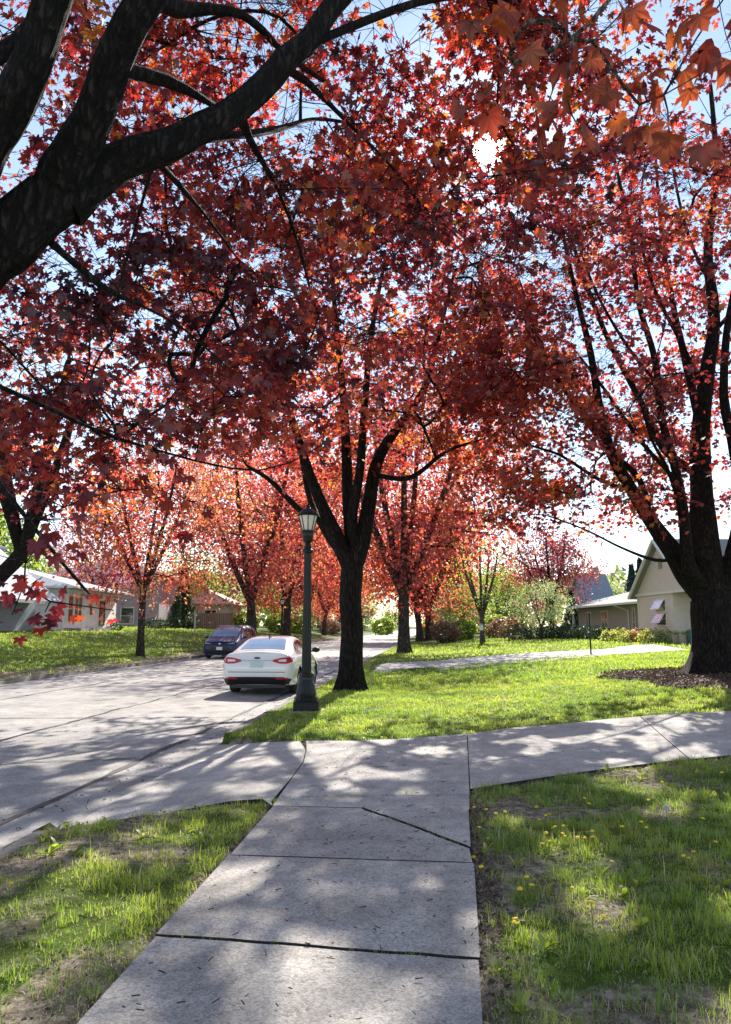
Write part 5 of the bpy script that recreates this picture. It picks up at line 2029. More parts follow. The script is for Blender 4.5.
def patch(name, solid, low, top, mode, mat, parent, off=.006, n=14, m=5, smooth=True, label=None):
    """skin piece between two polylines laid on the body; mode: which way it is looked at"""
    def res(pl):
        pl = np.array(pl, float)
        s = np.concatenate([[0], np.cumsum(np.linalg.norm(np.diff(pl, axis=0), axis=1))])
        q = np.linspace(0, s[-1], n + 1)
        return np.stack([np.interp(q, s, pl[:, 0]), np.interp(q, s, pl[:, 1])], 1)
    A, B = res(low), res(top)
    V = []
    for j in range(m + 1):
        for i in range(n + 1):
            a, b = A[i] + (B[i] - A[i]) * j / m
            if mode == 'rear': o_, d_ = Vector((-2, a, b)), Vector((1, 0, 0))
            if mode == 'front': o_, d_ = Vector((9, a, b)), Vector((-1, 0, 0))
            if mode == 'top': o_, d_ = Vector((a, b, 4)), Vector((0, 0, -1))
            if mode == 'left': o_, d_ = Vector((a, 3, b)), Vector((0, -1, 0))
            if mode == 'right': o_, d_ = Vector((a, -3, b)), Vector((0, 1, 0))
            h, nn, _, _ = solid.ray_cast(o_, d_)
            if h is None:
                h, nn, _, _ = solid.find_nearest(o_ + d_ * (2.2 if mode in ('rear', 'left', 'right') else 3.9))
            if nn.dot(d_) > 0:
                nn = -nn
            V.append(tuple(h + nn * off))
    Fc = [(j * (n + 1) + i, j * (n + 1) + i + 1, (j + 1) * (n + 1) + i + 1, (j + 1) * (n + 1) + i) for j in range(m) for i in range(n)]
    me = np_mesh(name, V, Fc, mat, smooth=smooth)
    return link_mesh(name, me, parent, label)


def wheel(parent, x, y, r, side, w=.22):
    m = MB()
    prof = [(r * .66, -w / 2), (r * .9, -w / 2), (r * .98, -w / 2 + .02), (r, -w / 2 + .05), (r, w / 2 - .05), (r * .98, w / 2 - .02), (r * .9, w / 2), (r * .66, w / 2)]
    n = 36
    V, Fc = [], []
    for rr, yy in prof:
        for k in range(n):
            a = 2 * PI * k / n
            V.append((x + rr * math.cos(a), y + yy, r + rr * math.sin(a)))
    for i in range(len(prof) - 1):
        for k in range(n):
            Fc.append((i * n + k, i * n + (k + 1) % n, (i + 1) * n + (k + 1) % n, (i + 1) * n + k))
    m.add(V, Fc)
    t = m.build('wheel', 'rubber', parent, smooth=True)
    yo = y + side * (w / 2 - .035)
    d = MB()
    d.bar((x, yo - side * .02, r), (x, yo - side * .035, r), r * .66, 30)
    d.build('hub', 'black_plastic', t)
    s = MB()
    for k in range(10):
        a = 2 * PI * k / 10
        s.bar((x + .03 * math.cos(a), yo, r + .03 * math.sin(a)), (x + r * .62 * math.cos(a + .08), yo - side * .01, r + r * .62 * math.sin(a + .08)), .022, 5, r2=.015)
    for k in range(30):
        a, b = 2 * PI * k / 30, 2 * PI * (k + 1) / 30
        s.bar((x + r * .64 * math.cos(a), yo, r + r * .64 * math.sin(a)), (x + r * .64 * math.cos(b), yo, r + r * .64 * math.sin(b)), .016, 5)
    s.bar((x, yo + side * .012, r), (x, yo - side * .02, r), .055, 14)
    s.build('rim', 'rim_alloy', t)


def mirror_part(parent, x, y, z, side, mat):
    m = MB()
    m.bar((x, y, z - .02), (x + .02, y + side * .10, z), .022, 6)
    V, Fc = [], []
    for i, (dx, sc) in enumerate(((-.06, .8), (-.045, 1), (.02, 1), (.07, .7), (.09, .3))):
        for k in range(14):
            a = 2 * PI * k / 14
            V.append((x + dx, y + side * (.18 + .115 * sc * math.cos(a)), z + .03 + .075 * sc * math.sin(a)))
    Fc = [(i * 14 + k, i * 14 + (k + 1) % 14, (i + 1) * 14 + (k + 1) % 14, (i + 1) * 14 + k) for i in range(4) for k in range(14)] + [tuple(range(14)), tuple(4 * 14 + k for k in range(14))]
    m.add(V, Fc)
    return m.build('side_mirror', mat, parent, smooth=True)


# white sedan, seen from behind
cy = 20.3
cx = P(259, 690, cy)[0]
sed = empty('parked_car', (cx, cy - .6, float(hz(cx, cy)) - .0), 'white four door sedan parked at the kerb, seen from behind beside the lamp post', 'car', None, math.radians(85))
SEDAN = [
    (0.00, [(.16, 0, .30), (.16, .62, .29), (.06, .76, .42), (.03, .80, .70), (.10, .76, .96), (.12, .58, 1.045), (.10, 0, 1.085)]),
    (0.22, [(0, 0, .24), (0, .78, .26), (0, .895, .44), (0, .915, .74), (0, .84, .985), (0, .62, 1.075), (0, 0, 1.12)]),
    (0.60, [(0, 0, .20), (0, .84, .23), (0, .92, .46), (0, .93, .78), (0, .86, 1.0), (0, .64, 1.105), (0, 0, 1.15)]),
    (1.05, [(0, 0, .18), (0, .85, .22), (0, .925, .48), (0, .93, .80), (0, .865, 1.01), (0, .62, 1.25), (0, 0, 1.30)]),
    (1.55, [(0, 0, .18), (0, .85, .21), (0, .925, .48), (0, .93, .80), (0, .865, 1.01), (0, .595, 1.385), (0, 0, 1.43)]),
    (2.20, [(0, 0, .18), (0, .85, .21), (0, .925, .48), (0, .93, .79), (0, .865, 1.0), (0, .585, 1.425), (0, 0, 1.475)]),
    (2.85, [(0, 0, .18), (0, .85, .21), (0, .925, .48), (0, .925, .78), (0, .86, .98), (0, .585, 1.36), (0, 0, 1.42)]),
    (3.35, [(0, 0, .18), (0, .85, .21), (0, .925, .47), (0, .925, .76), (0, .86, .96), (0, .61, 1.15), (0, 0, 1.19)]),
    (3.75, [(0, 0, .18), (0, .85, .22), (0, .925, .46), (0, .92, .74), (0, .84, .93), (0, .62, .985), (0, 0, 1.01)]),
    (4.30, [(0, 0, .19), (0, .84, .23), (0, .915, .45), (0, .90, .68), (0, .80, .84), (0, .58, .89), (0, 0, .92)]),
    (4.68, [(0, 0, .22), (0, .76, .25), (0, .86, .42), (0, .84, .60), (0, .74, .74), (0, .5, .78), (0, 0, .81)]),
    (4.86, [(0, 0, .26), (-.06, .58, .27), (-.03, .66, .42), (-.03, .64, .58), (-.05, .58, .68), (-.04, .38, .72), (0, 0, .74)])]
bd, sol = car_body(SEDAN, [(1.10, .33, .375), (3.93, .33, .375)], 'car_white', sed)
MB().box(.35, 4.6, -.66, .66, .17, .62).box(.17, .348, -.70, .70, .19, .30).build('underbody', 'black_plastic', sed)
patch('rear_window', sol, [(.68, -.60), (.62, 0), (.68, .60)], [(1.42, -.50), (1.50, 0), (1.42, .50)], 'top', 'mirror_glass', sed, n=24, m=12)
patch('windscreen', sol, [(3.55, -.64), (3.66, 0), (3.55, .64)], [(2.78, -.53), (2.68, 0), (2.78, .53)], 'top', 'car_glass', sed, n=24, m=12)
for md in ('left', 'right'):
    patch('side_window', sol, [(.98, 1.06), (1.30, 1.045)], [(1.12, 1.16), (1.30, 1.27)], md, 'car_glass', sed, n=6)
    patch('side_window', sol, [(1.36, 1.045), (2.24, 1.04)], [(1.36, 1.285), (1.7, 1.35), (2.24, 1.37)], md, 'car_glass', sed)
    patch('side_window', sol, [(2.33, 1.04), (3.34, 1.005)], [(2.33, 1.37), (2.75, 1.30), (3.12, 1.12)], md, 'car_glass', sed)
    sg = 1 if md == 'left' else -1
    patch('window_trim', sol, [(.94, 1.025), (3.42, .985)], [(.96, 1.042), (3.38, 1.002)], md, 'chrome', sed, off=.008, n=30, m=1)
    for xs in (1.32, 2.285):
        patch('door_gap', sol, [(xs, .32), (xs + .006, .32)], [(xs, 1.02), (xs + .006, 1.02)], md, 'black_plastic', sed, off=.003, n=1, m=14)
    for xs in (1.45, 2.42):
        patch('door_handle', sol, [(xs, .86), (xs + .17, .86)], [(xs, .885), (xs + .17, .885)], md, 'chrome', sed, off=.022, n=4, m=1)
    patch('sill_trim', sol, [(1.5, .27), (3.5, .27)], [(1.5, .34), (3.5, .34)], md, 'black_plastic', sed, off=.006, n=20, m=2)
    tl = patch('tail_light', sol, [(sg * .40, .855), (sg * .60, .80), (sg * .78, .80), (sg * .90, .85)], [(sg * .42, .90), (sg * .62, .945), (sg * .80, .965), (sg * .89, .95)], 'rear', 'tail_red', sed, off=.012)
    patch('clear_lens', sol, [(sg * .56, .855), (sg * .76, .845)], [(sg * .56, .895), (sg * .76, .91)], 'rear', 'lens_clear', tl, off=.018, n=8, m=3)
    patch('reflector', sol, [(sg * .50, .415), (sg * .80, .425)], [(sg * .50, .45), (sg * .80, .46)], 'rear', 'tail_red', sed, off=.012, n=8, m=2)
patch('bumper_valance', sol, [(-.80, .262), (-.5, .245), (.5, .245), (.80, .262)], [(-.88, .42), (-.7, .47), (0, .475), (.7, .47), (.88, .42)], 'rear', 'black_plastic', sed, off=.008, n=30, m=4)
patch('lid_gap', sol, [(-.74, .585), (.74, .585)], [(-.74, .60), (.74, .60)], 'rear', 'black_plastic', sed, off=.004, n=24, m=1)
patch('lid_trim', sol, [(-.40, .868), (.40, .868)], [(-.40, .885), (.40, .885)], 'rear', 'chrome', sed, off=.012, n=20, m=1)
patch('number_plate', sol, [(-.17, .70), (.17, .70)], [(-.17, .845), (.17, .845)], 'rear', 'plate_pale', sed, off=.012, n=6, m=3)
patch('badge', sol, [(-.085, .935), (-.05, .915), (.05, .915), (.085, .935)], [(-.085, .94), (-.05, .965), (.05, .965), (.085, .94)], 'rear', 'badge_blue', sed, off=.014, n=10, m=3)
MB().poly([(1.52, -.015, 1.42), (1.78, -.015, 1.45), (1.56, -.006, 1.52)], (0, .03, 0)).build('antenna_fin', 'black_plastic', sed)
for y, x in ((.80, 1.10), (-.80, 1.10), (.80, 3.93), (-.80, 3.93)):
    wheel(sed, x, y, .33, 1 if y > 0 else -1)
mirror_part(sed, 3.22, .86, 1.03, 1, 'car_white'); mirror_part(sed, 3.22, -.86, 1.03, -1, 'black_plastic')

# navy minivan, seen from the front
vy = 41.5
vx = P(219, 654, vy)[0]
fw = Vector((math.cos(math.radians(-95)), math.sin(math.radians(-95)), 0))
van = empty('parked_car', (vx - fw.x * 5.1, vy - fw.y * 5.1, float(hz(vx, vy))), 'dark navy minivan parked facing us at the kerb across the street', 'car', None, math.radians(-95))
VAN = [
    (0.00, [(.10, 0, .34), (.10, .70, .33), (.04, .84, .5), (.03, .86, .85), (.08, .80, 1.10), (.28, .66, 1.60), (.30, 0, 1.68)]),
    (0.30, [(0, 0, .24), (0, .88, .28), (0, .97, .5), (0, .98, .88), (0, .93, 1.12), (.16, .74, 1.63), (.16, 0, 1.72)]),
    (0.95, [(0, 0, .20), (0, .92, .25), (0, .99, .5), (0, .995, .90), (0, .945, 1.12), (0, .76, 1.67), (0, 0, 1.76)]),
    (1.90, [(0, 0, .20), (0, .92, .24), (0, .99, .5), (0, .995, .88), (0, .945, 1.10), (0, .76, 1.69), (0, 0, 1.775)]),
    (2.90, [(0, 0, .20), (0, .92, .24), (0, .99, .5), (0, .995, .87), (0, .94, 1.08), (0, .75, 1.65), (0, 0, 1.74)]),
    (3.55, [(0, 0, .20), (0, .92, .24), (0, .99, .5), (0, .99, .86), (0, .94, 1.07), (0, .76, 1.46), (0, 0, 1.56)]),
    (4.10, [(0, 0, .20), (0, .92, .24), (0, .985, .5), (0, .985, .85), (0, .92, 1.05), (0, .75, 1.18), (0, 0, 1.24)]),
    (4.40, [(0, 0, .20), (0, .91, .24), (0, .98, .5), (0, .975, .83), (0, .90, 1.0), (0, .68, 1.07), (0, 0, 1.11)]),
    (4.85, [(0, 0, .20), (0, .86, .24), (0, .95, .48), (0, .92, .76), (0, .84, .90), (0, .60, .97), (0, 0, 1.01)]),
    (5.12, [(0, 0, .20), (-.10, .70, .22), (-.05, .80, .44), (-.06, .78, .68), (-.10, .72, .82), (-.06, .48, .88), (0, 0, .92)])]
bd, sol = car_body(VAN, [(1.02, .35, .40), (4.10, .35, .40)], 'car_navy', van)
MB().box(.35, 4.8, -.70, .70, .17, .66).build('underbody', 'black_plastic', van)
patch('windscreen', sol, [(4.12, -.74), (4.24, 0), (4.12, .74)], [(3.28, -.64), (3.16, 0), (3.28, .64)], 'top', 'blue_glass', van, n=24, m=12)
for md in ('left', 'right'):
    sg = 1 if md == 'left' else -1
    patch('side_window', sol, [(.55, 1.17), (1.55, 1.15)], [(.72, 1.50), (1.55, 1.60)], md, 'car_glass', van)
    patch('side_window', sol, [(1.66, 1.15), (2.70, 1.12)], [(1.66, 1.60), (2.70, 1.58)], md, 'car_glass', van)
    patch('side_window', sol, [(2.80, 1.12), (3.85, 1.09)], [(2.80, 1.57), (3.2, 1.50), (3.66, 1.26)], md, 'car_glass', van)
    patch('window_trim', sol, [(.5, 1.125), (3.9, 1.06)], [(.5, 1.145), (3.9, 1.08)], md, 'chrome', van, off=.008, n=30, m=1)
    for xs in (1.60, 2.75):
        patch('door_gap', sol, [(xs, .32), (xs + .008, .32)], [(xs, 1.1), (xs + .008, 1.1)], md, 'black_plastic', van, off=.003, n=1, m=14)
    for xs in (2.50, 2.86):
        patch('door_handle', sol, [(xs, .95), (xs + .17, .95)], [(xs, .98), (xs + .17, .98)], md, 'chrome', van, off=.022, n=4, m=1)
    hl = patch('headlight', sol, [(sg * .36, .775), (sg * .62, .745), (sg * .84, .80)], [(sg * .40, .80), (sg * .64, .815), (sg * .84, .875)], 'front', 'black_plastic', van, off=.012)
    patch('lamp_lens', sol, [(sg * .48, .775), (sg * .80, .815)], [(sg * .48, .795), (sg * .80, .85)], 'front', 'lens_clear', hl, off=.018, n=8, m=2)
    patch('fog_lamp', sol, [(sg * .60, .42), (sg * .74, .42)], [(sg * .60, .50), (sg * .74, .50)], 'front', 'black_plastic', van, off=.014, n=4, m=3)
    MB().bar((.9, sg * .66, 1.775), (3.0, sg * .66, 1.765), .018, 6).build('roof_rail', 'rim_alloy', van)
patch('grille', sol, [(-.66, .27), (0, .25), (.66, .27)], [(-.50, .64), (0, .66), (.50, .64)], 'front', 'black_plastic', van, off=.010, n=24, m=8)
patch('grille', sol, [(-.34, .75), (0, .74), (.34, .75)], [(-.32, .785), (0, .79), (.32, .785)], 'front', 'black_plastic', van, off=.010, n=14, m=2)
patch('number_plate', sol, [(-.16, .47), (.16, .47)], [(-.16, .63), (.16, .63)], 'front', 'plate_white', van, off=.022, n=6, m=3)
patch('badge', sol, [(-.07, .785), (-.04, .745), (.04, .745), (.07, .785)], [(-.07, .79), (-.04, .83), (.04, .83), (.07, .79)], 'front', 'chrome', van, off=.018, n=10, m=3)
for y, x in ((.86, 1.02), (-.86, 1.02), (.86, 4.10), (-.86, 4.10)):
    wheel(van, x, y, .35, 1 if y > 0 else -1)
mirror_part(van, 3.78, .93, 1.10, 1, 'car_navy'); mirror_part(van, 3.78, -.93, 1.10, -1, 'car_navy')


# ---- houses
def window(t, x0, x1, y0, y1, z0, z1, face, nx=1, fr=.07, glass='window_glass', trim='trim_white', depth=.05):
    """window with frame on an outside plane. face: 'x-' plane at x0, spans y0..y1; 'x+' at x1; 'y-' plane at y0, spans x0..x1"""
    f = MB()
    g = MB()
    def bx(mb, a0, a1, zz0, zz1, d0, d1):
        if face == 'x-': mb.box(x0 - d1, x0 - d0, a0, a1, zz0, zz1)
        elif face == 'x+': mb.box(x1 + d0, x1 + d1, a0, a1, zz0, zz1)
        else: mb.box(a0, a1, y0 - d1, y0 - d0, zz0, zz1)
    a0, a1 = (y0, y1) if face[0] == 'x' else (x0, x1)
    bx(g, a0, a1, z0, z1, .003, .012)
    bx(f, a0 - fr, a0, z0 - fr, z1 + fr, .004, depth); bx(f, a1, a1 + fr, z0 - fr, z1 + fr, .004, depth)
    bx(f, a0, a1, z1, z1 + fr, .004, depth); bx(f, a0, a1, z0 - fr, z0, .004, depth + .03)
    for k in range(1, nx):
        c = a0 + (a1 - a0) * k / nx
        bx(f, c - .03, c + .03, z0, z1, .013, depth - .008)
    if nx < 2 or True:
        zc = (z0 + z1) / 2
        bx(f, a0, a1, zc - .02, zc + .02, .013, depth - .014)
    w_ = wp(t, 'window', f, trim)
    wp(w_, 'pane', g, glass)
    return w_


b = .55
rh = empty('ranch_house', (22, 52, float(hz(18, 50))), 'long cream ranch house with a steep boarded gable and open windows, at right', 'house')
m = MB().box(18.6, 28, 50.2, 67, b - .6, 3.12)
wp(rh, 'wall', m, 'brick_tan')
m = MB().box(17.4, 28, 43.3, 49.0, b - .6, 3.60).box(18.9, 28, 40.5, 43.3, b - .6, 3.58)
gw = wp(rh, 'wall', m, 'clap_cream')
# low hip roof of the main wing
def hip(x0, x1, y0, y1, z, zr, hipy0, hipy1, t=.14):
    xc = (x0 + x1) / 2
    V = [(x0, y0, z), (x1, y0, z), (x1, y1, z), (x0, y1, z), (xc, y0 + hipy0, zr), (xc, y1 - hipy1, zr)]
    V2 = [(a, c, d - t) for a, c, d in V[:4]]
    return V + V2, [(0, 1, 4), (1, 2, 5, 4), (2, 3, 5), (3, 0, 4, 5), (0, 6, 7, 1), (1, 7, 8, 2), (2, 8, 9, 3), (3, 9, 6, 0), (9, 8, 7, 6)]
m = MB().add(*hip(17.7, 28.6, 49.3, 68.6, 3.25, 4.75, .2, 5.2))
rf = wp(rh, 'roof', m, 'roof_grey')
m = MB().box(17.60, 17.695, 49.3, 68.6, 3.10, 3.235)
wp(rf, 'gutter', m, 'trim_white')
# steep gable wing, ridge running back from the front
def gable_roof(xa, xb, ya, yb, z, zr, t=.12, oh=.35):
    yc = (ya + yb) / 2
    k = (zr - z) / (yc - ya)
    V = []
    for x in (xa, xb):
        V += [(x, ya - oh, z - k * oh), (x, yc, zr), (x, yb + oh, z - k * oh), (x, ya - oh, z - k * oh - t), (x, yc, zr - t * 1.3), (x, yb + oh, z - k * oh - t)]
    return V, [(0, 1, 7, 6), (1, 2, 8, 7), (3, 9, 10, 4), (4, 10, 11, 5), (0, 3, 4, 1), (1, 4, 5, 2), (6, 7, 10, 9), (7, 8, 11, 10), (0, 6, 9, 3), (2, 5, 11, 8)]
m = MB().add(*gable_roof(17.0, 27.0, 40.5, 49.0, 3.72, 6.75))
rf2 = wp(rh, 'roof', m, 'roof_grey')
m = MB().poly([(17.38, 40.5, 3.61), (17.38, 49.0, 3.61), (17.38, 44.75, 6.55)], (.2, 0, 0))
wp(rh, 'gable', m, 'board_cream')
m = MB()
for s_ in (-1, 1):
    ye = 44.75 + s_ * 4.6
    m.bar((16.98, 44.75, 6.66), (16.98, ye, 3.40), .09, 4)
wp(rf2, 'bargeboard', m, 'trim_white')
m = MB().box(17.3, 17.378, 40.45, 49.02, 3.50, 3.66)
wp(rh, 'frieze_board', m, 'trim_white')
m = MB()
for k in range(5):
    m.box(17.30, 17.37, 44.5, 45.0, 5.0 + k * .13, 5.07 + k * .13)
wp(rh, 'louvre_vent', m, 'door_paint')
for zc in (2.50, 1.72):
    w_ = window(rh, 17.4, 17.4, 44.35, 45.75, zc, zc + .68, 'x-')
    s = MB()
    for (a0, a1, h0, h1) in ((44.37, 44.43, 0, .68), (45.67, 45.73, 0, .68), (44.43, 45.67, 0, .06), (44.43, 45.67, .62, .68)):
        V = []
        for h in (h0, h1):
            for y in (a0, a1):
                for d in (0, .03):
                    x = 17.33 - math.sin(math.radians(32)) * (.68 - h) - d
                    V.append((x, y, zc + .68 - math.cos(math.radians(32)) * (.68 - h)))
        s.add(V, [(0, 1, 3, 2), (4, 6, 7, 5), (0, 4, 5, 1), (2, 3, 7, 6), (0, 2, 6, 4), (1, 5, 7, 3)])
    wp(w_, 'open_sash', s, 'trim_white')
    g = MB()
    V = []
    for h in (.06, .62):
        for y in (44.43, 45.67):
            for d in (.01, .02):
                V.append((17.33 - math.sin(math.radians(32)) * (.68 - h) - d, y, zc + .68 - math.cos(math.radians(32)) * (.68 - h)))
    g.add(V, [(0, 1, 3, 2), (4, 6, 7, 5), (0, 4, 5, 1), (2, 3, 7, 6), (0, 2, 6, 4), (1, 5, 7, 3)])
    wp(w_, 'open_pane', g, 'painted_sky_glass')
window(rh, 18.6, 18.6, 58.9, 60.4, 1.5, 2.75, 'x-', 2)
window(rh, 18.6, 18.6, 63.3, 64.6, 1.5, 2.75, 'x-', 2)
window(rh, 18.6, 18.6, 50.7, 51.2, 1.0, 2.85, 'x-', 1)
d = wp(rh, 'door', MB().box(18.53, 18.598, 51.6, 52.55, b + .12, 2.85), 'door_paint')
wp(d, 'handle', MB().box(18.49, 18.527, 52.4, 52.47, 1.65, 1.75), 'chrome')
window(rh, 18.6, 18.6, 52.9, 53.3, 1.0, 2.85, 'x-', 1)
m = MB().bar((17.62, 54.3, 3.08), (18.5, 54.0, 2.75), .045, 6).bar((18.5, 54.0, 2.75), (18.52, 54.0, .6), .045, 6)
wp(rh, 'downspout', m, 'trim_white')
for y in (66.6, 40.75):
    m = MB().box(17.55 if y < 50 else 17.95, 17.71 if y < 50 else 18.1, y - .08, y + .08, b - .5, 3.59 if y < 50 else 3.09)
    wp(rh, 'porch_column', m, 'trim_white')
m = MB().box(17.5, 18.58, 50.6, 53.6, b - .5, b + .14).box(17.2, 17.498, 51.2, 53, b - .5, b - .0)
wp(rh, 'front_step', m, 'stone')
m = MB().box(17.05, 18.88, 40.6, 43.28, b - .5, b + .25)
wp(rh, 'stoop', m, 'stone')
for k, (px, Y, lb_) in enumerate([(676, 40.4, 'round grey planter on the ground by the ranch house stoop'), (683, 39.6, 'smaller grey planter nearer the big maple trunk')]):
    x, y, z = at(px, Y)
    t = empty('planter', (x, y, z + .03), lb_, 'planter', 'planters by the stoop')
    MB().lathe([(.17, 0), (.20, .1), (.25, .42), (.27, .45), (.27, .5), (.23, .5), (.21, .42)], 16).build('pot', 'pot_clay', t)
    V, Fc, kk = leaves(ell_points(120, (0, 0, .56), (.22, .22, .16), RNG, .1), .09, LEAF_Q)
    link_mesh('foliage', np_mesh('foliage', V, Fc, 'pale_leaf', rnd=np.repeat(RNG.uniform(0, 1, 120), kk)), t)
x, y, z = at(692, 39.2)
t = empty('garden_bin', (x, y, z + .03), 'dark teal lidded bin beside the ranch house porch column', 'bin')
MB().lathe([(.22, 0), (.25, .05), (.29, .62), (.30, .66)], 14).build('tub', 'plastic_teal', t)
MB().lathe([(.32, .665), (.32, .70), (.24, .76), (.05, .78)], 14).build('lid', 'plastic_teal', t)


# white house across the street
wh = empty('white_house', (-22, 52, 1.5), 'low white house with a pale hip roof and tall front windows, across the street', 'house')
m = MB().box(-30, -18.95, 48, 58.2, .6, 4.02)
wp(wh, 'wall', m, 'clap_white')
V, Fc = hip(-30.8, -18.1, 47.3, 58.9, 4.12, 5.75, 4.2, 4.2)
rf = wp(wh, 'roof', MB().add(V, Fc), 'roof_pale')
wp(rf, 'gutter', MB().box(-18.095, -18.0, 47.3, 58.9, 3.99, 4.10), 'trim_white')
wp(rf, 'gutter', MB().box(-30.8, -18.1, 47.20, 47.295, 3.99, 4.10), 'trim_white')
m = MB().box(-18.945, -18.75, 48.25, 48.34, 1.9, 4.0)
wp(wh, 'corner_board', m, 'trim_white')
window(wh, -18.95, -18.95, 48.75, 49.55, 1.95, 3.55, 'x+', 1, .10)
window(wh, -18.95, -18.95, 49.85, 51.1, 1.95, 3.55, 'x+', 2, .10)
window(wh, -18.95, -18.95, 54.6, 55.6, 1.75, 3.35, 'x+', 1, .06, trim='black_plastic')
d = wp(wh, 'door', MB().box(-18.945, -18.88, 52.2, 53.15, 1.55, 3.6), 'trim_white')
wp(d, 'door_light', MB().box(-18.878, -18.86, 52.5, 52.85, 2.4, 3.3), 'window_glass')
wp(d, 'handle', MB().box(-18.878, -18.84, 53.02, 53.08, 2.45, 2.55), 'black_metal')
m = MB().box(-18.94, -17.9, 48.4, 54.0, 1.1, 1.52)
wp(wh, 'front_step', m, 'stone')
wp(wh, 'eave_post', MB().bar((-18.35, 50.0, 1.52), (-18.35, 50.0, 3.98), .03, 6), 'trim_white')

# grey two storey house behind
gh = empty('grey_house', (-24, 80, 1.5), 'grey two storey house with a pale roof behind the orange red maple', 'house')
m = MB().box(-31, -20.5, 76, 86, .6, 6.6)
wp(gh, 'wall', m, 'clap_grey')
rf = wp(gh, 'roof', MB().add(*hip(-31.8, -19.8, 75.3, 86.8, 6.7, 8.9, 4.5, 4.5)), 'roof_grey')
wp(rf, 'gutter', MB().box(-31.8, -19.8, 75.18, 75.295, 6.55, 6.69), 'trim_white')
for (a0, a1, c0, c1) in ((-29.5, -28.3, 4.3, 5.9), (-25.8, -24.6, 4.3, 5.9), (-24.2, -23.0, 1.9, 3.4), (-22.4, -21.4, 4.3, 5.9)):
    window(gh, a0, a1, 76, 76, c0, c1, 'y-', 1, .09)
d = wp(gh, 'door', MB().box(-28, -27, 75.94, 75.998, 1.5, 3.6), 'door_paint')

# blue house at the left edge
bh = empty('blue_house', (-22, 40, 1.4), 'blue roofed house corner cut by the left edge of the view', 'house')
wp(bh, 'wall', MB().box(-27.5, -19.4, 36.5, 45, .5, 3.6), 'siding_blue')
V = []
for y in (36.0, 45.5):
    V += [(-23.4, y, 7.4), (-18.0, y, 3.05), (-28.8, y, 3.05), (-23.4, y, 7.22), (-18.0, y, 2.87), (-28.8, y, 2.87)]
rf = wp(bh, 'roof', MB().add(V, [(0, 1, 7, 6), (0, 6, 8, 2), (3, 9, 10, 4), (3, 5, 11, 9), (0, 3, 4, 1), (0, 2, 5, 3), (6, 7, 10, 9), (6, 9, 11, 8), (1, 4, 10, 7), (2, 8, 11, 5)]), 'roof_pale')
wp(bh, 'gable', MB().poly([(-27.5, 36.52, 3.61), (-19.4, 36.52, 3.61), (-23.4, 36.52, 7.0)], (0, .2, 0)), 'siding_blue')
window(bh, -21.6, -20.4, 36.5, 36.5, 2.0, 3.2, 'y-', 1, .08)
th = empty('tan_house', (-25, 52, 1.5), 'tall tan stucco wall between the blue roof and the white house', 'house')
wp(th, 'wall', MB().box(-28.6, -22.6, 46.0, 46.9, .6, 6.4).box(-28.6, -24.2, 46.95, 47.15, .6, 6.2), 'stucco_tan')
wp(th, 'roof', MB().add(*hip(-29.1, -22.3, 45.6, 47.2, 6.48, 7.4, .7, .7)), 'roof_slate')

# slate roofed house far right
sh_ = empty('slate_house', (29, 98, 1.6), 'distant blue grey house with a steep slate roof behind the ranch house', 'house')
wp(sh_, 'wall', MB().box(27.6, 31.0, 96, 102.4, .8, 4.9), 'siding_blue')
V = []
for x in (27.3, 31.3):
    V += [(x, 95.4, 4.7), (x, 99.2, 8.4), (x, 103, 4.7), (x, 95.4, 4.5), (x, 99.2, 8.15), (x, 103, 4.5)]
wp(sh_, 'roof', MB().add(V, [(0, 1, 7, 6), (1, 2, 8, 7), (3, 9, 10, 4), (4, 10, 11, 5), (0, 3, 4, 1), (1, 4, 5, 2), (6, 7, 10, 9), (7, 8, 11, 10), (0, 6, 9, 3), (2, 5, 11, 8)]), 'roof_slate')
wp(sh_, 'gable', MB().poly([(27.58, 96, 4.91), (27.58, 102.4, 4.91), (27.58, 99.2, 8.0)], (.2, 0, 0)), 'siding_blue')
wp(sh_, 'chimney', MB().box(29.6, 30.1, 98.2, 98.9, 6.6, 9.1), 'brick_tan')
window(sh_, 27.6, 27.6, 98.6, 99.7, 2.9, 4.3, 'x-', 1, .1)

# cream cottage and wooden fence beyond the minivan
ch_ = empty('cream_cottage', (-19.5, 80, 1.5), 'small cream cottage with a pale door beyond the lawn, left of the minivan', 'house')
wp(ch_, 'wall', MB().box(-20.0, -14.6, 82, 90, .6, 3.9), 'siding_cream')
rf = wp(ch_, 'roof', MB().add(*hip(-20.6, -14.0, 81.3, 90.6, 4.0, 5.6, 2.6, 2.6)), 'stucco_tan')
wp(ch_, 'door', MB().box(-19.3, -18.3, 81.93, 81.998, 1.5, 3.5), 'trim_white')
window(ch_, -17.2, -16.0, 82, 82, 2.1, 3.3, 'y-', 1, .1)
fb = empty('wooden_fence', (-16, 78, 1.4), 'brown board fence behind the lawn, left of the minivan', 'fence')
m, q = MB(), MB()
for k in range(28):
    x = -18.9 + k * .19
    m.box(x, x + .17, 78, 78.025, .9, 2.95 + .02 * math.sin(k * 3))
for k in range(4):
    q.box(-18.95 + k * 1.78, -18.85 + k * 1.78, 78.03, 78.13, .8, 3.05)
wp(fb, 'boards', m, 'fence_wood'); wp(fb, 'posts', q, 'fence_wood')
dh = empty('brown_house', (18, 120, 1.6), 'brown house roof far down between the trees, right of the street', 'house')
wp(dh, 'wall', MB().box(14.0, 22, 118, 126, .8, 4.2), 'stucco_tan')
wp(dh, 'roof', MB().add(*hip(13.4, 22.6, 117.2, 126.8, 4.3, 6.6, 3.6, 3.6)), 'roof_grey')
window(dh, 16, 17.4, 118, 118, 2.1, 3.4, 'y-', 1, .1)

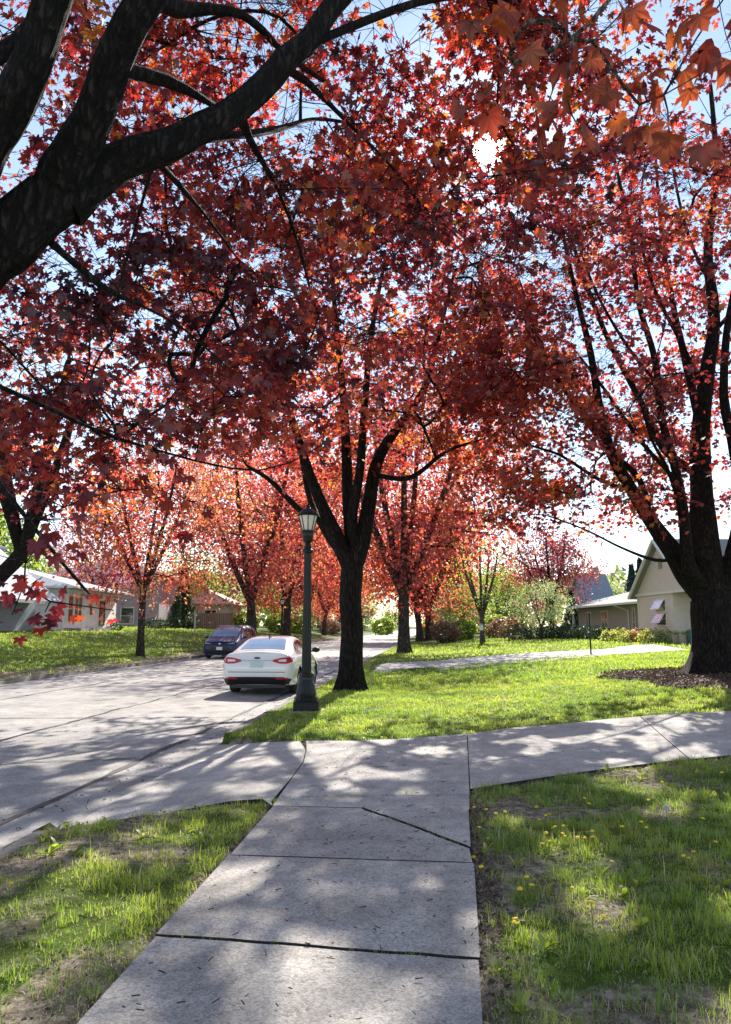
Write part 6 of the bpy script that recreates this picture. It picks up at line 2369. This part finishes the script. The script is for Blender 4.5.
# posts
x, y, z = gp(591, 655)
t = empty('post', (x, y, z), 'thin plain black post standing beside the front walk', 'post')
MB().lathe([(.035, 0), (.035, 1.72), (.030, 1.73)], 10).build('shaft', 'black_metal', t)
MB().lathe([(.048, 1.73), (.05, 1.77), (.03, 1.80), (.01, 1.82)], 10).build('cap', 'black_metal', t)
x, y, z = at(195, 62)
t = empty('marker_post', (x, y, z), 'slim pale wooden post on the lawn left of the minivan', 'post')
MB().box(-.06, .06, -.06, .06, 0, 1.75).build('shaft', 'siding_cream', t, bevel=.008)
MB().box(-.09, .09, -.09, .09, 1.752, 1.80).build('cap', 'siding_cream', t)
x, y, z = at(481, 56)
t = empty('bird_box', (x, y, z), 'small white box on a dark post before the light trunked tree', 'bird box')
MB().box(-.05, .05, -.05, .05, 0, 1.15).build('post', 'black_plastic', t)
MB().box(-.14, .14, -.13, .13, 1.152, 1.52).build('box', 'trim_white', t, bevel=.01)
MB().poly([(-.19, -.17, 1.523), (.19, -.17, 1.523), (0, -.17, 1.66)], (0, .34, 0)).build('roof', 'roof_pale', t)
x, y, z = at(515, 62)
t = empty('garden_bench', (x, y, z + .03), 'low dark bench at the back of the lawn left of the pale round tree', 'bench')
MB().box(-.6, .6, -.2, .2, .40, .45).build('seat', 'fence_wood', t)
for s_ in (-1, 1):
    MB().box(s_ * .5 - .04, s_ * .5 + .04, -.17, .17, -.02, .398).build('leg', 'fence_wood', t)

# ------------------------------------------------------------------ camera, light, world
cam_d = bpy.data.cameras.new('camera')
cam = bpy.data.objects.new('camera', cam_d)
COL.objects.link(cam)
cam.location = (0, 0, EYE)
cam.rotation_euler = (math.radians(90) + PITCH, 0, 0)
cam_d.sensor_fit = 'VERTICAL'
cam_d.sensor_height = 36
cam_d.lens = F / 1024 * 36
cam_d.clip_start = 0.05
cam_d.clip_end = 3000
SC.camera = cam

sd = bpy.data.lights.new('sun', 'SUN')
sun = bpy.data.objects.new('sun', sd)
COL.objects.link(sun)
sd.energy = SUN_E
sd.angle = math.radians(0.53)
sd.color = (1.0, 0.93, 0.84)
sun.rotation_euler = Vector(SUN_DIR).to_track_quat('Z', 'Y').to_euler()
sun.location = (5, 30, 40)

w = bpy.data.worlds.new('World')
SC.world = w
w.use_nodes = True
N, L = w.node_tree.nodes, w.node_tree.links
N.clear()
out = N.new('ShaderNodeOutputWorld')
bg = N.new('ShaderNodeBackground')
sky = N.new('ShaderNodeTexSky')
sky.sky_type = 'NISHITA'
sky.sun_disc = False
sky.sun_elevation = SUN_EL
sky.sun_rotation = SUN_AZ
sky.air_density = 1.0
sky.dust_density = 0.0
sky.ozone_density = 1.0
bg.inputs['Strength'].default_value = SKY_S
hsv = N.new('ShaderNodeHueSaturation')
hsv.inputs['Saturation'].default_value = 0.80
L.new(sky.outputs[0], hsv.inputs['Color'])
L.new(hsv.outputs[0], bg.inputs['Color'])
# bright air close around the sun
tc = N.new('ShaderNodeTexCoord')
dot = N.new('ShaderNodeVectorMath'); dot.operation = 'DOT_PRODUCT'
nrm = N.new('ShaderNodeVectorMath'); nrm.operation = 'NORMALIZE'
L.new(tc.outputs['Generated'], nrm.inputs[0])
L.new(nrm.outputs[0], dot.inputs[0])
dot.inputs[1].default_value = tuple(SUN_DIR)
mx = N.new('ShaderNodeMath'); mx.operation = 'MAXIMUM'; mx.inputs[1].default_value = 0
L.new(dot.outputs['Value'], mx.inputs[0])
def pw(e, k):
    a = N.new('ShaderNodeMath'); a.operation = 'POWER'; a.inputs[1].default_value = e
    L.new(mx.outputs[0], a.inputs[0])
    b = N.new('ShaderNodeMath'); b.operation = 'MULTIPLY'; b.inputs[1].default_value = k
    L.new(a.outputs[0], b.inputs[0])
    return b
s1, s2 = pw(150, 0.3), pw(16000, 40)
ad = N.new('ShaderNodeMath'); ad.operation = 'ADD'
L.new(s1.outputs[0], ad.inputs[0]); L.new(s2.outputs[0], ad.inputs[1])
bg2 = N.new('ShaderNodeBackground')
bg2.inputs['Color'].default_value = (1, 0.96, 0.9, 1)
L.new(ad.outputs[0], bg2.inputs['Strength'])
ads = N.new('ShaderNodeAddShader')
L.new(bg.outputs[0], ads.inputs[0]); L.new(bg2.outputs[0], ads.inputs[1])
L.new(ads.outputs[0], out.inputs[0])

SC.view_settings.view_transform = 'Standard'
SC.view_settings.look = 'None'
SC.view_settings.exposure = EXPO
SC.view_settings.gamma = 1
SC.render.engine = 'CYCLES'
SC.cycles.max_bounces = 6
SC.cycles.diffuse_bounces = 3
SC.cycles.transmission_bounces = 4
SC.cycles.sample_clamp_indirect = 6
